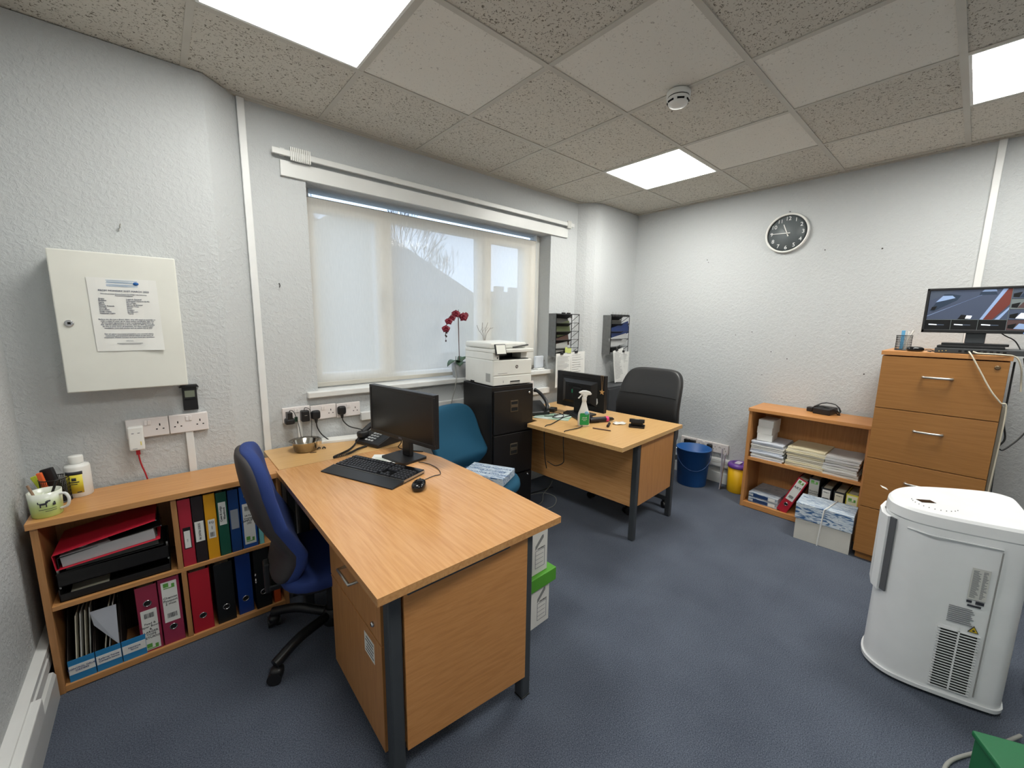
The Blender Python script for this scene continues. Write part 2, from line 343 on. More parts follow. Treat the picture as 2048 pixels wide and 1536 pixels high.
# roller blind
def blind_mat():
    m = bpy.data.materials.new('translucent screen fabric'); m.use_nodes = True; nt = m.node_tree; N = nt.nodes; L = nt.links; N.clear()
    out = N.new('ShaderNodeOutputMaterial'); tr = N.new('ShaderNodeBsdfTransparent'); tl = N.new('ShaderNodeBsdfTranslucent'); df = N.new('ShaderNodeBsdfDiffuse')
    tl.inputs[0].default_value = (.96, .90, .80, 1); df.inputs[0].default_value = (.80, .79, .76, 1)
    tc = N.new('ShaderNodeTexCoord'); wv = N.new('ShaderNodeTexNoise'); wv.inputs['Scale'].default_value = 180; mp = N.new('ShaderNodeMapping'); mp.inputs['Scale'].default_value = (1, 1, .12)
    L.new(tc.outputs['Object'], mp.inputs[0]); L.new(mp.outputs[0], wv.inputs['Vector'])
    mr = N.new('ShaderNodeMapRange'); mr.inputs['To Min'].default_value = 0.20; mr.inputs['To Max'].default_value = 0.29; L.new(wv.outputs['Fac'], mr.inputs['Value'])
    a = N.new('ShaderNodeMixShader'); a.inputs[0].default_value = 0.5; L.new(tl.outputs[0], a.inputs[1]); L.new(df.outputs[0], a.inputs[2])
    c = N.new('ShaderNodeMixShader'); L.new(mr.outputs[0], c.inputs[0]); L.new(a.outputs[0], c.inputs[1]); L.new(tr.outputs[0], c.inputs[2]); L.new(c.outputs[0], out.inputs[0])
    return m
t = T('roller_blind', 'pale see-through roller blind pulled down over the window', 'blind', (0, .145, 0))
P('fabric', t, B().add([(-.070, -.021, 1.07), (1.835, -.021, 1.07), (1.835, -.021, 2.18), (-.070, -.021, 2.18)], [(0, 1, 2, 3)]), blind_mat())
P('roller_tube', t, B().cyl((-.075, 0, 2.172), (1.845, 0, 2.172), .018, n=20), mat('blind tube', (128, 124, 116), .5))
P('bottom_bar', t, B().box(-.070, 1.835, -.027, -.013, 1.043, 1.07), mat('blind bottom bar', (188, 184, 174), .4), .002)
for x in (-.080, 1.852): P('bracket', t, B().box(x - .003, x + .003, -.015, .02, 2.165, 2.239), M_WHITE)
P('pull_chain', t, B().tube([(1.87, -.01, 2.18), (1.872, -.01, 1.6), (1.87, -.01, 1.25)], .0022, 6).tube([(1.885, -.01, 2.18), (1.88, -.01, 1.6), (1.882, -.01, 1.25)], .0022, 6), M_WHITE)
# curtain rail
t = T('curtain_rail', 'white curtain rail without curtains above the window', 'curtain rail')
P('rail', t, B().box(-.252, 2.195, -.012, .004, 2.336, 2.366), M_PAINT, .002)
for x in (-.2, .45, 1.1, 1.75, 2.17): P('bracket', t, B().box(x - .012, x + .012, .004, WY, 2.34, 2.375), M_PAINT)
for q in range(11): P('glider', t, B().box(-.165 + q * .0095, -.1585 + q * .0095, -.018, -.004, 2.318, 2.385), M_WHITE)
for q in range(4): P('glider', t, B().box(2.10 + q * .013, 2.107 + q * .013, -.018, -.004, 2.318, 2.38), M_WHITE)

# ---------------------------------------------------------------- outside, seen through the blind
M_SLATE = ramp_mat('slate roof', [(0.3, (96, 98, 102)), (0.7, (122, 122, 124))], (1, 1, 8), 6, 3, .8)
M_STONE = ramp_mat('grey stone wall', [(0.3, (120, 118, 112)), (0.7, (150, 146, 140))], (1, 1, 1), 4, 5, .9)
M_BARK = mat('bare branches', (70, 60, 56), .9)
M_HEDGE = ramp_mat('hedge leaves', [(0.3, (70, 80, 62)), (0.7, (120, 126, 108))], (1, 1, 1), 3, 5, .9)
ST('ground_outside', B().box(-60, 90, .6, 90, -1.2, -1.0), mat('tarmac', (158, 154, 146), .9))
t = T('house', 'grey slate roofed house outside, seen through the blind', 'house', (0, 12, -1))
P('wall', t, B().box(-4.0, 10.2, 0.3, 8, 0, 3.4), M_STONE)
P('roof', t, B().slab([(-4.6, 3.3), (10.9, 3.1), (5.6, 5.65), (1.0, 5.75), (-1.2, 5.9)], 0, 8), M_SLATE)
P('chimney', t, B().box(6.6, 7.3, 3, 3.7, 4.2, 5.9), M_STONE)
for x in (8.2,): P('window', t, B().box(x, x + .9, .25, .3, 1.2, 2.6).box(x - .06, x + .96, .22, .25, 1.12, 1.2), M_WHITE)
t = T('gable', 'tall pale gable end outside, seen through the left pane', 'building', (0, 6.6, -1))
P('wall', t, B().slab([(1.6, 0), (3.3, 0), (3.3, 4.8), (2.35, 4.82), (2.14, 4.55), (1.77, 4.12), (1.6, 4.0)], 0, 3.2), mat('pale render', (176, 168, 152), .9))
t = T('church_tower', 'distant castellated stone tower outside, seen through the right pane', 'tower', (14.6, 16.5, -1))
b = B().box(0, 4, 0, 3, 0, 4.25)
for q in range(4): b.box(q * 1.1, q * 1.1 + .55, 0, .3, 4.25, 4.55)
P('wall', t, b, M_STONE)
b = B(); random.seed(3)
for q in range(150): b.at(); b.sup((8.0 + random.random() * 3.4, 10.0 + random.random() * .8, random.random() * 2.95 - .9), (.38, .3, .33), 1, 1, nu=8, nv=5)
O('hedge', 'dense hedge outside, between the house and the tower', 'hedge', b, M_HEDGE)
def tree(x, y, hgt, seed, label):
    random.seed(seed); b = B()
    def grow(p, d, L, r, k):
        q = p + d * L; b.tube([p, p + d * L * .5 + Vector((random.uniform(-.04, .04), 0, 0)) * L, q], [r, r * .8, r * .6], 4)
        if k == 0: return
        for _ in range(3 if k > 1 else 4):
            e = (d + Vector((random.uniform(-.5, .5), random.uniform(-.4, .4), random.uniform(.0, .5)))).normalized(); grow(q - d * L * random.uniform(0, .35), e, L * random.uniform(.6, .8), r * .58, k - 1)
    grow(Vector((x, y, -1)), Vector((0, 0, 1)), hgt * .8, .11, 6)
    O('bare_tree', label, 'tree', b, M_BARK, group='bare winter trees outside')
tree(12.6, 24, 4.7, 1, 'tall bare winter tree outside, behind the roof in the middle pane')
tree(16.9, 27, 4.0, 5, 'slimmer bare winter tree outside, right in the middle pane')
tree(6.4, 24, 4.3, 9, 'bare winter tree outside, at the top left of the left pane')

# ---------------------------------------------------------------- sockets, plugs, cables on the walls
def socket(label, loc, rz=0, group='double wall sockets', w=.147, hh=.088, left_free=True, right_free=True):
    t = T('wall_socket', label, 'socket', loc, rz, group)
    P('plate', t, B().prism(rrect(-w / 2, w / 2, -hh / 2, hh / 2, .006), 0, .010).at(), M_SOCKET) if 0 else P('plate', t, B().box(-w / 2, w / 2, -.022, 0, -hh / 2, hh / 2), M_SOCKET, .003)
    for sx in (-.0065, .0065): P('switch', t, B().box(sx - .0055, sx + .0055, -.026, -.021, .012, .034), M_SOCKET, .0015)
    for sx in (-1, 1):
        P('pin_holes', t, B().box(sx * .042 - .0022, sx * .042 + .0022, -.0225, -.021, .003, .014).box(sx * .042 - .015, sx * .042 - .0085, -.0225, -.021, -.014, -.009).box(sx * .042 + .0085, sx * .042 + .015, -.0225, -.021, -.014, -.009), M_HOLE)
    return t
socket('double white socket at the left end of the row under the window', (-.216, WY, .908), group='sockets under the window')
socket('middle double white socket of the row under the window', (-.066, WY, .903), group='sockets under the window')
socket('double white socket at the right end of the row under the window', (.085, WY, .898), group='sockets under the window')
socket('left double white socket under the white wall cabinet', (-.866, -.10, .962), group='sockets under the wall cabinet')
socket('right double white socket under the white wall cabinet, below the thermometer', (-.717, -.10, .962), group='sockets under the wall cabinet')
for q, lb in enumerate(('leftmost of three double sockets above the blue bin', 'middle of three double sockets above the blue bin', 'rightmost of three double sockets above the blue bin')):
    socket('white ' + lb, (3.07, -.838 - q * .149, .328), -90, group='sockets above the bin')
socket('double white socket low behind the printer, above the far desk', (1.66, WY, .90), group='sockets under the window')

def round_plug(label, loc, pts, rz=0, r=.026):
    t = T('plug', label, 'plug', loc, rz)
    P('body', t, B().sup((0, -.016, 0), (r, .017, r * 1.05), .5, .8).tube([(0, -.018, -.015), (0, -.02, -.05)], [.013, .006], 10), M_BLACK)
    P('cord', t, B().tube(spline(pts), .0035, 8), M_CABLE)
    return t
round_plug('round black plug in the middle socket under the window', (-.117, .008, .895), [(0, -.02, -.045), (.004, -.022, -.08), (.025, -.03, -.125), (.06, -.05, -.163)])
round_plug('round black plug in the right socket, cord curving right to the monitor', (.036, .008, .902), [(0, -.02, -.045), (.006, -.022, -.07), (.035, -.035, -.105), (.085, -.06, -.125), (.14, -.10, -.142), (.2, -.15, -.16)])
t = T('plug', 'small black charger plug at the far left, thin cord looping over it', 'plug', (-.262, .008, .893))
P('body', t, B().box(-.013, .013, -.05, -.002, -.005, .038).sup((0, -.026, -.014), (.026, .026, .018), .5, .5), M_BLACK)
P('cord', t, B().tube(spline([(.0, -.03, .036), (.006, -.032, .05), (.022, -.034, .04), (.036, -.03, .0), (.046, -.03, -.05), (.048, -.05, -.10), (.05, -.09, -.165)]), .0018, 6), M_CABLE)
t = T('plug', 'square black adapter plug in the left socket, thin cord hanging into the bowl', 'plug', (-.178, .008, .898))
P('body', t, B().box(-.022, .022, -.045, -.002, -.032, .034), M_BLACK, .006)
P('label_mark', t, B().box(-.007, .007, -.0457, -.045, .004, .007), M_SATIN)
P('cord', t, B().tube(spline([(-.004, -.03, .032), (-.002, -.034, .05), (.012, -.036, .048), (.028, -.03, .03), (.032, -.03, -.03), (.026, -.045, -.08), (.01, -.085, -.165)]), .0018, 6), M_CABLE)
O('cord_tag', 'little dark green tag between the two left plugs', 'tag', B().box(-.008, .008, -.03, -.022, -.014, .014), mat('dark green plastic', (24, 62, 48), .5), (-.222, WY, .880))
for q, (y, k) in enumerate(((-.836, 0), (-.890, 0), (-1.052, 1))):
    lb = ('square black plug above the bin, leftmost', 'square black plug above the bin, second from left', 'round black plug above the right side of the bin')[q]
    b = B().box(-.024, .024, -.04, 0, -.03, .012) if not k else B().sup((0, -.02, -.012), (.026, .02, .026), .5, .9)
    t = T('plug', lb, 'plug', (3.048, y, .345), -90); P('body', t, b, M_BLACK, 0 if k else .004)
    P('cord', t, B().tube(spline([(0, -.02, -.03), (0, -.03, -.08), (.0, -.02, -.16), (-.06 + .03 * q, -.03, -.30)]), .003, 6), M_CABLE)
t = T('usb_charger', 'white box plug with a red cable, in the socket above the low bookcase', 'charger', (-.908, -.122, .928))
P('body', t, B().box(-.026, .026, -.034, 0, -.058, .05), M_WHITE, .005)
P('slot', t, B().box(-.014, -.006, -.0348, -.033, .02, .023).box(.006, .014, -.0348, -.033, .02, .023).box(-.016, .0, -.0348, -.034, -.05, -.048), M_FAINT)
P('indicator', t, B().box(.012, .016, -.0348, -.033, -.035, -.018), mat('indicator', (225, 210, 120), .5))
P('red_cable', t, B().box(-.007, .007, -.018, -.006, -.082, -.058).tube(spline([(0, -.012, -.08), (.002, -.012, -.11), (.006, -.006, -.14), (.014, .0, -.18), (.022, .008, -.235)]), .003, 8), mat('red cable', (176, 30, 44), .5))

# ---------------------------------------------------------------- white cabinet on the wall, notice, thermometer
t = T('wall_cabinet', 'white metal cabinet with a lock, mounted on the left wall', 'cabinet', (-.897, -.10, 1.44))
M_CABW = mat('white enamelled steel', (222, 222, 214), 0.35)
P('body', t, B().box(-.186, .186, -.105, 0, -.277, .277), M_CABW, .003)
P('door', t, B().box(-.189, .189, -.121, -.107, -.28, .28), M_CABW, .004)
P('lock', t, B().at((-.155, -.121, -.003), rx=90).lathe([(.0135, 0), (.0135, .004), (.011, .006)], 20), M_CHROME)
P('keyhole', t, B().at((-.155, -.1275, -.003)).box(-.0045, .0045, 0, .003, -.0045, .0045), M_HOLE)
t = T('notice', 'printed A4 notice taped to the white wall cabinet', 'notice', (-.884, -.2225, 1.472), 0)
bm = B(); nx, nz = 8, 10; vs = []
for j in range(nz + 1):
    for i in range(nx + 1):
        u, v = i / nx, j / nz; cu = max(0, u + (1 - v) - 1.55) ** 2 * .045
        vs.append((-.105 + .21 * u + .004 * (1 - v), -.0006 - cu - .0012 * math.sin(u * 6 + v * 4) ** 2, -.1485 + .297 * v))
bm.add(vs, [(j * (nx + 1) + i, j * (nx + 1) + i + 1, (j + 1) * (nx + 1) + i + 1, (j + 1) * (nx + 1) + i) for j in range(nz) for i in range(nx)], False)
P('sheet', t, bm, M_PAPER)
M_NAVY = mat('navy print', (52, 62, 96), .7); y_ = -.0022
text(t, 'heading', 'FROM MONDAY 31ST MARCH 2025', .0098, (0.002, y_, .098), FRONT, M_NAVY)
text(t, 'printed_text', 'We can process Direct Claims for ONLY the following\nInsurance Companies:', .0062, (0, y_, .082), FRONT, M_NAVY)
text(t, 'printed_text', 'Argos\nBuddies\nAgria\nBoots\nAnimal Friends\nCo-Op\nEveryPaw\nHelp Claim\nNational Claim', .0074, (-.078, y_, .036), FRONT, M_NAVY, 'LEFT')
text(t, 'printed_text', 'Legal & General\nLiverpool Victoria (LVE)\nMorePets\nMarks & Spencer\nMoney Tree\nPinto\nPetplan\nSainsbury\'s\nTesco', .0074, (.004, y_, .036), FRONT, M_NAVY, 'LEFT')
text(t, 'printed_text', 'Before we do run a direct claim, you will need to provide us\nwith a copy of your up to date policy certificate, sign our\ndirect claim agreement, a fully completed claim form as\nthis will be used once in a direct claim at 25% fee payable\nto this is your form of payment, we then require your\ncondition, cost and co-pay and an admin fee of £25', .0071, (.002, y_, -.036), FRONT, M_NAVY)
text(t, 'printed_text', 'For all other insurance providers, our normal claims\nstatement and payment will be taken at the time of\ntreatment. Please contact us if you have any questions', .0071, (.002, y_, -.085), FRONT, M_NAVY)
text(t, 'printed_text', 'CVS Team', .005, (0, y_, -.107), FRONT, M_NAVY)
P('letterhead', t, B().box(-.05, .045, y_, y_ + .0005, .139, .1405).box(-.05, .03, y_, y_ + .0005, .130, .1312).box(-.048, .03, y_, y_ + .0005, .1335, .1347).box(-.05, .045, y_, y_ + .0005, .120, .1212).box(-.05, .045, y_, y_ + .0005, .116, .1172).box(-.05, .045, y_, y_ + .0005, .124, .1248), mat('pale blue print', (120, 160, 200), .7))
P('logo', t, B().at((.040, y_, .130), rx=90).lathe([(.001, 0), (.009, 0), (.009, .0008), (.001, .0008)], 20, ell=(1, .75)), mat('blue logo', (30, 92, 160), .6))
P('footer', t, B().box(-.04, .04, y_, y_ + .0004, -.1165, -.1158).box(-.04, .04, y_, y_ + .0004, -.119, -.1183).box(-.034, .034, y_, y_ + .0004, -.1215, -.1208), M_FAINT)
t = T('thermometer', 'small black digital thermometer on the wall under the cabinet', 'thermometer', (-.703, -.10, 1.085))
P('body', t, B().box(-.028, .028, -.022, 0, -.062, .052), M_BLACK, .003)
P('roof_cap', t, B().slab([(-.038, .050), (.038, .050), (.030, .062), (-.030, .062)], -.03, 0), M_BLACK, .001)
P('display', t, B().box(-.019, .019, -.0232, -.021, .002, .034), mat('lcd grey green', (112, 118, 104), .25))
P('ledge', t, B().box(-.022, .022, -.0245, -.021, -.010, -.006), M_BLACKG)
for i_, (x, z, lb) in enumerate(((-.874, 1.845, 'bent nail in the wall above the white cabinet'),)):
    O('nail', lb, 'nail', B().tube([(0, 0, 0), (0, -.02, .002), (.003, -.022, .012)], .0022, 6).tube([(0, -.004, -.004), (-.004, -.006, -.014)], .0022, 6), M_SATIN, (x, -.10, z))
O('wall_hook', 'small dark hook on the wall left of the window', 'hook', B().tube(spline([(0, 0, 0), (0, -.014, 0), (.001, -.018, -.012), (.0, -.010, -.02)]), .0022, 6), mat('dark hook', (40, 38, 40), .5), (-.256, WY, 1.66))
t = T('clock', 'round wall clock with a white rim and dark grey face on the right wall', 'clock', (3.07, -1.483, 2.195), -90)
b = B().at(rx=90); b.lathe([(.146, 0), (.151, .006), (.152, .022), (.147, .030), (.138, .030), (.136, .020)], 64, cap=False); P('rim', t, b, M_WHITE)
P('face', t, B().at(rx=90).lathe([(.001, 0), (.140, 0), (.140, .014), (.001, .014)], 64), mat('dark grey clock face', (92, 98, 100), .45))
for n in range(1, 13):
    a = R(90 - 30 * n); text(t, 'numeral', str(n), .041, (.108 * math.cos(a), -.0155, .110 * math.sin(a)), FRONT, mat('pale numerals', (226, 228, 228), .6))
def hand(L, w, ang, y, tail): return B().at((0, y, 0), ry=ang).slab([(-w, -tail), (w, -tail), (w * .6, L), (-w * .6, L)], -.001, .001)
P('hour_hand', t, hand(.074, .0045, -22, -.018, .026), mat('pale hands', (224, 224, 220), .7))
P('minute_hand', t, hand(.112, .0035, -88, -.021, .022), mat('pale hands', (224, 224, 220), .7))
P('second_hand', t, hand(.06, .0008, -40, -.023, .02), M_HOLE)
P('hub', t, B().at((0, -.015, 0), rx=90).lathe([(.006, 0), (.006, .009), (.003, .010)], 16), mat('pale hands', (224, 224, 220), .7))
k = 0
for y, z, s_ in ((-.866, 2.053, 1), (-.878, 2.03, .8), (-1.742, 2.038, 1), (-2.069, 2.009, 1.3), (-2.07, 1.126, 1.2), (-1.30, 1.41, 1), (-1.46, 1.25, 1), (-1.17, 1.38, .8), (-1.62, 1.39, .7), (-1.41, 1.05, .8), (-1.58, 1.20, 1.1), (-1.95, 1.42, .7), (-1.483, 2.36, 1)):
    O('wall_pin', 'tiny dark pin or plug hole dotted on the right wall', 'pin', B().sup((0, -.003, 0), (.004 * s_, .005, .004 * s_), 1, 1, nu=8, nv=6), mat('dark pin', (70, 66, 66), .7), (3.07, y, z), -90, 'pins left in the right wall')

# ---------------------------------------------------------------- low bookcase on the left, files
BX0, BX1, BY, BB = -1.21, -.40, -.40, -.125
t = T('low_bookcase', 'low beech bookcase full of files along the left wall', 'bookcase', (BX0, BY, 0))
Wd = BX1 - BX0
M_LS = wood('bookcase beech along x', (180, 128, 76), (196, 142, 88), (206, 154, 100), 'x', .35); M_LSZ = wood('bookcase beech along z', (160, 112, 68), (176, 126, 78), (188, 138, 90), 'z', .4)
P('top_board', t, B().box(-.008, Wd, -.012, .275, .695, .72), M_LS, .0015)
P('side_panel', t, B().box(0, .02, 0, .27, 0, .695), M_LSZ, .001)
P('side_panel', t, B().box(Wd - .02, Wd, 0, .27, 0, .695), M_LSZ, .001)
P('divider', t, B().box(.392, .411, .004, .262, .368, .695), M_LSZ, .001)
P('divider', t, B().box(.400, .418, .004, .262, .03, .350), M_LSZ, .001)
P('shelf', t, B().box(.02, Wd - .02, .004, .262, .350, .368), M_LS, .001)
P('bottom_board', t, B().box(.02, Wd - .02, .0, .262, 0.004, .03), M_LS, .001)
P('back_panel', t, B().box(.02, Wd - .02, .263, .27, 0, .695), M_LSZ)

def lever_file(name, label, col, w, h, d, loc, rz=0, ring=None, lab=None, group=None, tilt=0, slot=False, lines=(), label_mat=None, logo=None, barcode=None, roughc=.45):
    """a file standing on its foot, spine facing local -y: cover, papers, finger ring, label"""
    t = T(name, label, 'file', loc, rz, group)
    m = mat('file cover %d %d %d' % col, col, roughc, vary=.04)
    G = lambda: B().at(ry=tilt)
    P('cover', t, G().box(-w / 2, w / 2, 0, .0025, 0, h).box(-w / 2, -w / 2 + .0025, 0, d, 0, h).box(w / 2 - .0025, w / 2, 0, d, 0, h), m, .001)
    P('paper_block', t, G().box(-w / 2 + .006, w / 2 - .012, .02, d - .006, .006, h - .012), M_PAPER2)
    if ring is not None:
        P('finger_ring', t, G().ring((0, -.0008, ring), .0125, .0022, 'y', 20, 6), M_CHROME)
        bb = G(); bb.m = bb.m @ Matrix.Translation((0, -.0005, ring)) @ Matrix.Rotation(R(90), 4, 'X'); bb.lathe([(.001, -.0002), (.0115, -.0002), (.0115, .0006), (.001, .0006)], 20); P('finger_hole', t, bb, M_HOLE)
    if lab:
        z0, z1, lw = lab
        l = P('spine_label', t, G().box(-lw / 2, lw / 2, -.0009, 0, z0, z1), label_mat or M_PAPER)
        l_rot = (90, tilt, 0)
        def put(s_, x, z, sz, m_, up=False, nm='handwriting'):
            q = G().m @ Vector((x, -.0014, z)); o = text(l, nm, s_, sz, q, FRONT, m_)
            mt = G().m.to_3x3() @ Matrix.Rotation(R(90), 3, 'X') @ (Matrix.Rotation(R(90), 3, 'Z') if up else Matrix.Identity(3)); o.rotation_euler = mt.to_euler()
        for s_, x, z, sz, up in lines: put(s_, x, z, sz, M_INK, up)
        if barcode:
            bb = G(); random.seed(int(loc[0] * 999))
            x = -lw * .3
            while x < lw * .3: wd = random.choice((.0008, .0016)); bb.box(x, x + wd, -.0014, -.0008, barcode - .011, barcode + .011); x += wd + random.choice((.0008, .0014))
            P('barcode', l, bb, M_INK)
        if logo:
            P('printed_logo', l, G().box(-lw * .36, lw * .36, -.0013, -.0008, logo - .013, logo - .009).box(-lw * .36, -lw * .02, -.0013, -.0008, logo - .006, logo + .013).box(lw * .16, lw * .36, -.0013, -.0008, logo - .009, logo + .006), M_GREEN)
        if slot: P('window_slot', t, G().box(-lw / 2 - .003, lw / 2 + .003, -.0006, 0, z0 - .004, z1 + .016), M_BLACK)
    return t
FY = BY + .012
LA = (.285, .0)
lever_file('ring_binder', 'narrow red ring binder with a white label in a black slot, upper shelf', (172, 36, 56), .045, .312, .225, (-.775, FY, .368), lab=(.085, .165, .021), slot=True, lines=[('1 2 3', 0, .12, .006, True)], group='binders on the upper shelf')
lever_file('ring_binder', 'black ring binder labelled 24706-25835, upper shelf', (36, 26, 28), .042, .312, .225, (-.730, FY, .368), lab=(.10, .195, .032), lines=[('IN 24706-25835', 0, .148, .012, True)], group='binders on the upper shelf')
lever_file('ring_binder', 'yellow ring binder with a barcode label, upper shelf', (226, 160, 22), .043, .312, .225, (-.686, FY, .368), lab=(.10, .19, .026), barcode=.118, lines=[('EQ', 0, .176, .014, False), ('notes', 0, .15, .007, True)], group='binders on the upper shelf')
lever_file('ring_binder', 'dark green ring binder with a handwritten label, upper shelf', (18, 84, 66), .041, .308, .225, (-.642, FY, .368), lab=(.15, .26, .028), lines=[('Cons & Lodge\nWorkbook', 0, .205, .013, True)], group='binders on the upper shelf')
lever_file('ring_binder', 'dark blue ring binder with a worn blank label, upper shelf', (16, 62, 122), .041, .308, .225, (-.598, FY, .368), lab=(.115, .21, .030), group='binders on the upper shelf', label_mat=mat('worn label', (150, 156, 166), .8))
lever_file('lever_arch_file', 'bright blue lever arch file with a white barcode label, upper shelf', (22, 78, 160), .062, .312, .235, (-.543, FY, .368), ring=.262, lab=(.02, .225, .046), barcode=.20, logo=.045, lines=[('24 Feb\nInvoices\nCOMPLETED\n(25)', 0, .145, .0125, False)], group='files on the upper shelf')
lever_file('document_wallet', 'pale turquoise wallet beside the blue file, upper shelf', (120, 196, 196), .020, .305, .225, (-.497, FY, .368))
lever_file('lever_arch_file', 'maroon lever arch file with its label low on the spine', (148, 46, 72), .070, .305, .235, (-.930, FY, .030), ring=.225, lab=(.008, .195, .052), barcode=.168, logo=.024, lines=[('Feed &\nPaper Bowls\n&\nLARGER\nTOPS\nRETURNS', 0, .098, .013, False)], group='files on the lower shelf')
lever_file('lever_arch_file', 'maroon lever arch file with its label high on the spine', (148, 46, 76), .072, .312, .235, (-.856, FY, .030), ring=.078, lab=(.105, .295, .052), barcode=.135, logo=.276, lines=[('Chemist\nPassport\n2 mon', 0, .205, .014, False)], group='files on the lower shelf')
lever_file('lever_arch_file', 'bright red lever arch file without a label, lower shelf', (176, 26, 44), .076, .302, .235, (-.751, FY, .030), ring=.078, group='files on the lower shelf')
lever_file('lever_arch_file', 'plain black lever arch file beside the red one, lower shelf', (14, 16, 18), .072, .302, .235, (-.662, FY, .030), ring=.078, group='files on the lower shelf')
lever_file('lever_arch_file', 'plain blue lever arch file between two black ones, lower shelf', (18, 58, 134), .062, .308, .235, (-.583, FY + .01, .030), ring=.078, group='files on the lower shelf')
lever_file('lever_arch_file', 'plain black lever arch file right of the blue one, lower shelf', (16, 18, 20), .066, .312, .235, (-.508, FY, .030), ring=.085, group='files on the lower shelf')
lever_file('ring_binder', 'orange binder at the right end of the lower shelf, behind the chair', (196, 80, 34), .030, .305, .225, (-.450, FY, .030))
# magazine files with papers
for q, (lb, s_) in enumerate((('blue magazine file at the left end of the lower shelf', 'CONTROL DRUG\nORDERS'), ('middle blue magazine file of three on the lower shelf', 'Referral Forms\nConsent forms'), ('blue magazine file beside the maroon file', 'Insurance\nforms'))):
    x = -1.140 + .0765 * q
    t = T('magazine_file', lb, 'magazine file', (x, FY - .002, .030), 0, 'blue magazine files')
    mb = mat('blue card', (38, 128, 184), .6); mi_ = mat('dark brown card', (44, 32, 26), .8)
    P('front_panel', t, B().box(-.037, .037, 0, .002, 0, .092), mb)
    P('side_panel', t, B().add([(-.037, .002, 0), (-.037, .24, 0), (-.037, .24, .28), (-.037, .17, .28), (-.037, .002, .09), (-.035, .002, 0), (-.035, .24, 0), (-.035, .24, .28), (-.035, .17, .28), (-.035, .002, .09)], [(0, 1, 2, 3, 4), (9, 8, 7, 6, 5), (4, 3, 8, 9), (3, 2, 7, 8), (0, 4, 9, 5)]), mi_)
    P('side_panel', t, B().add([(.035, .002, 0), (.035, .24, 0), (.035, .24, .28), (.035, .17, .28), (.035, .002, .09), (.037, .002, 0), (.037, .24, 0), (.037, .24, .28), (.037, .17, .28), (.037, .002, .09)], [(0, 1, 2, 3, 4), (9, 8, 7, 6, 5), (4, 3, 8, 9), (3, 2, 7, 8), (0, 4, 9, 5)]), mi_)
    P('back_panel', t, B().box(-.035, .035, .238, .24, 0, .28), mi_)
    l = P('label', t, B().box(-.036, .036, -.001, 0, .030, .068), M_PAPER); text(l, 'handwriting', s_, .010, (0, -.0016, .049), FRONT, M_INKB)
    if q < 2:
        for w_ in range(4 if q == 0 else 2):
            o = P('leaflet', t, B().at((-.02 + w_ * .012, .012 + w_ * .012, .004), ry=4 + 4 * q, rx=-6).box(-.0015, .0015, 0, .17, 0, .25), M_PAPER if w_ % 2 else M_PAPER2)
    if q == 1: P('loose_sheet', t, B().add([(-.036, .012, .262), (.040, .012, .262), (.034, .004, .085), (-.03, .014, .20), (-.036, .0135, .262), (.040, .0135, .262), (.034, .0055, .085), (-.03, .0155, .20)], [(0, 3, 2, 1), (4, 5, 6, 7)]), mat('pale grey sheet', (186, 190, 200), .8))
# letter trays with files lying on them
for q, z in enumerate((.370, .432)):
    t = T('letter_tray', ('lower', 'upper')[q] + ' of the two black letter trays on the upper left shelf', 'letter tray', (-1.005, BY + .02, z), 0, 'black letter trays')
    P('tray', t, B().box(-.165, .165, 0, .235, 0, .004).box(-.165, -.161, 0, .235, 0, .052).box(.161, .165, 0, .235, 0, .052).box(-.165, .165, .231, .235, 0, .052).box(-.165, .165, 0, .004, 0, .030 + .025 * q), M_BLACKM, .001)
    P('riser', t, B().box(-.163, -.157, .01, .016, .05, .068).box(.157, .163, .01, .016, .05, .068), M_SATIN)
O('envelope', 'crumpled pale envelope lying in the lower letter tray', 'envelope', B().add([(-.06, 0, 0), (.05, .0, .004), (.06, .12, .010), (-.05, .12, .004), (-.06, 0, .003), (.05, .0, .008), (.06, .12, .013), (-.05, .12, .007)], [(3, 2, 1, 0), (4, 5, 6, 7), (0, 1, 5, 4), (1, 2, 6, 5), (2, 3, 7, 6), (3, 0, 4, 7)]), M_PAPER2, (-1.085, BY + .04, .376), 6)
def flat_file(label, col, loc, rz, z_open, inner, tilt=0):
    t = T('lever_arch_file', label, 'file', loc, rz, 'files lying on the letter trays'); t.rotation_euler = (0, R(tilt), R(rz))
    m = mat('file cover %d %d %d' % col, col, .45)
    P('cover', t, B().add([(-.15, 0, 0), (.15, 0, 0), (.15, .24, 0), (-.15, .24, 0), (-.15, 0, .0025), (.15, 0, .0025), (.15, .24, .0025), (-.15, .24, .0025)], [(3, 2, 1, 0), (4, 5, 6, 7), (0, 1, 5, 4), (1, 2, 6, 5), (2, 3, 7, 6), (3, 0, 4, 7)])
      .box(-.1525, -.15, 0, .24, 0, .062).add([(-.15, 0, .062), (.15, 0, z_open), (.15, .24, z_open), (-.15, .24, .062), (-.15, 0, .0645), (.15, 0, z_open + .0025), (.15, .24, z_open + .0025), (-.15, .24, .0645)], [(3, 2, 1, 0), (4, 5, 6, 7), (0, 1, 5, 4), (1, 2, 6, 5), (2, 3, 7, 6), (3, 0, 4, 7)]), m, .001)
    P('paper_block', t, B().slab([(-.135, .004), (.135, .004), (.135, z_open * .55), (-.135, .05)], .012, .228), inner)
    P('edge_strip', t, B().box(.149, .152, 0, .24, z_open - .001, z_open + .004), M_CHROME)
    P('finger_ring', t, B().ring((-.07, .03, .0625), .018, .002, 'z', 18, 5), M_CHROME)
    return t
flat_file('black lever arch file lying under the red one on the letter trays', (22, 24, 24), (-1.005, BY + .010, .496), 2, .085, mat('dark grey papers', (92, 94, 92), .8), -1)
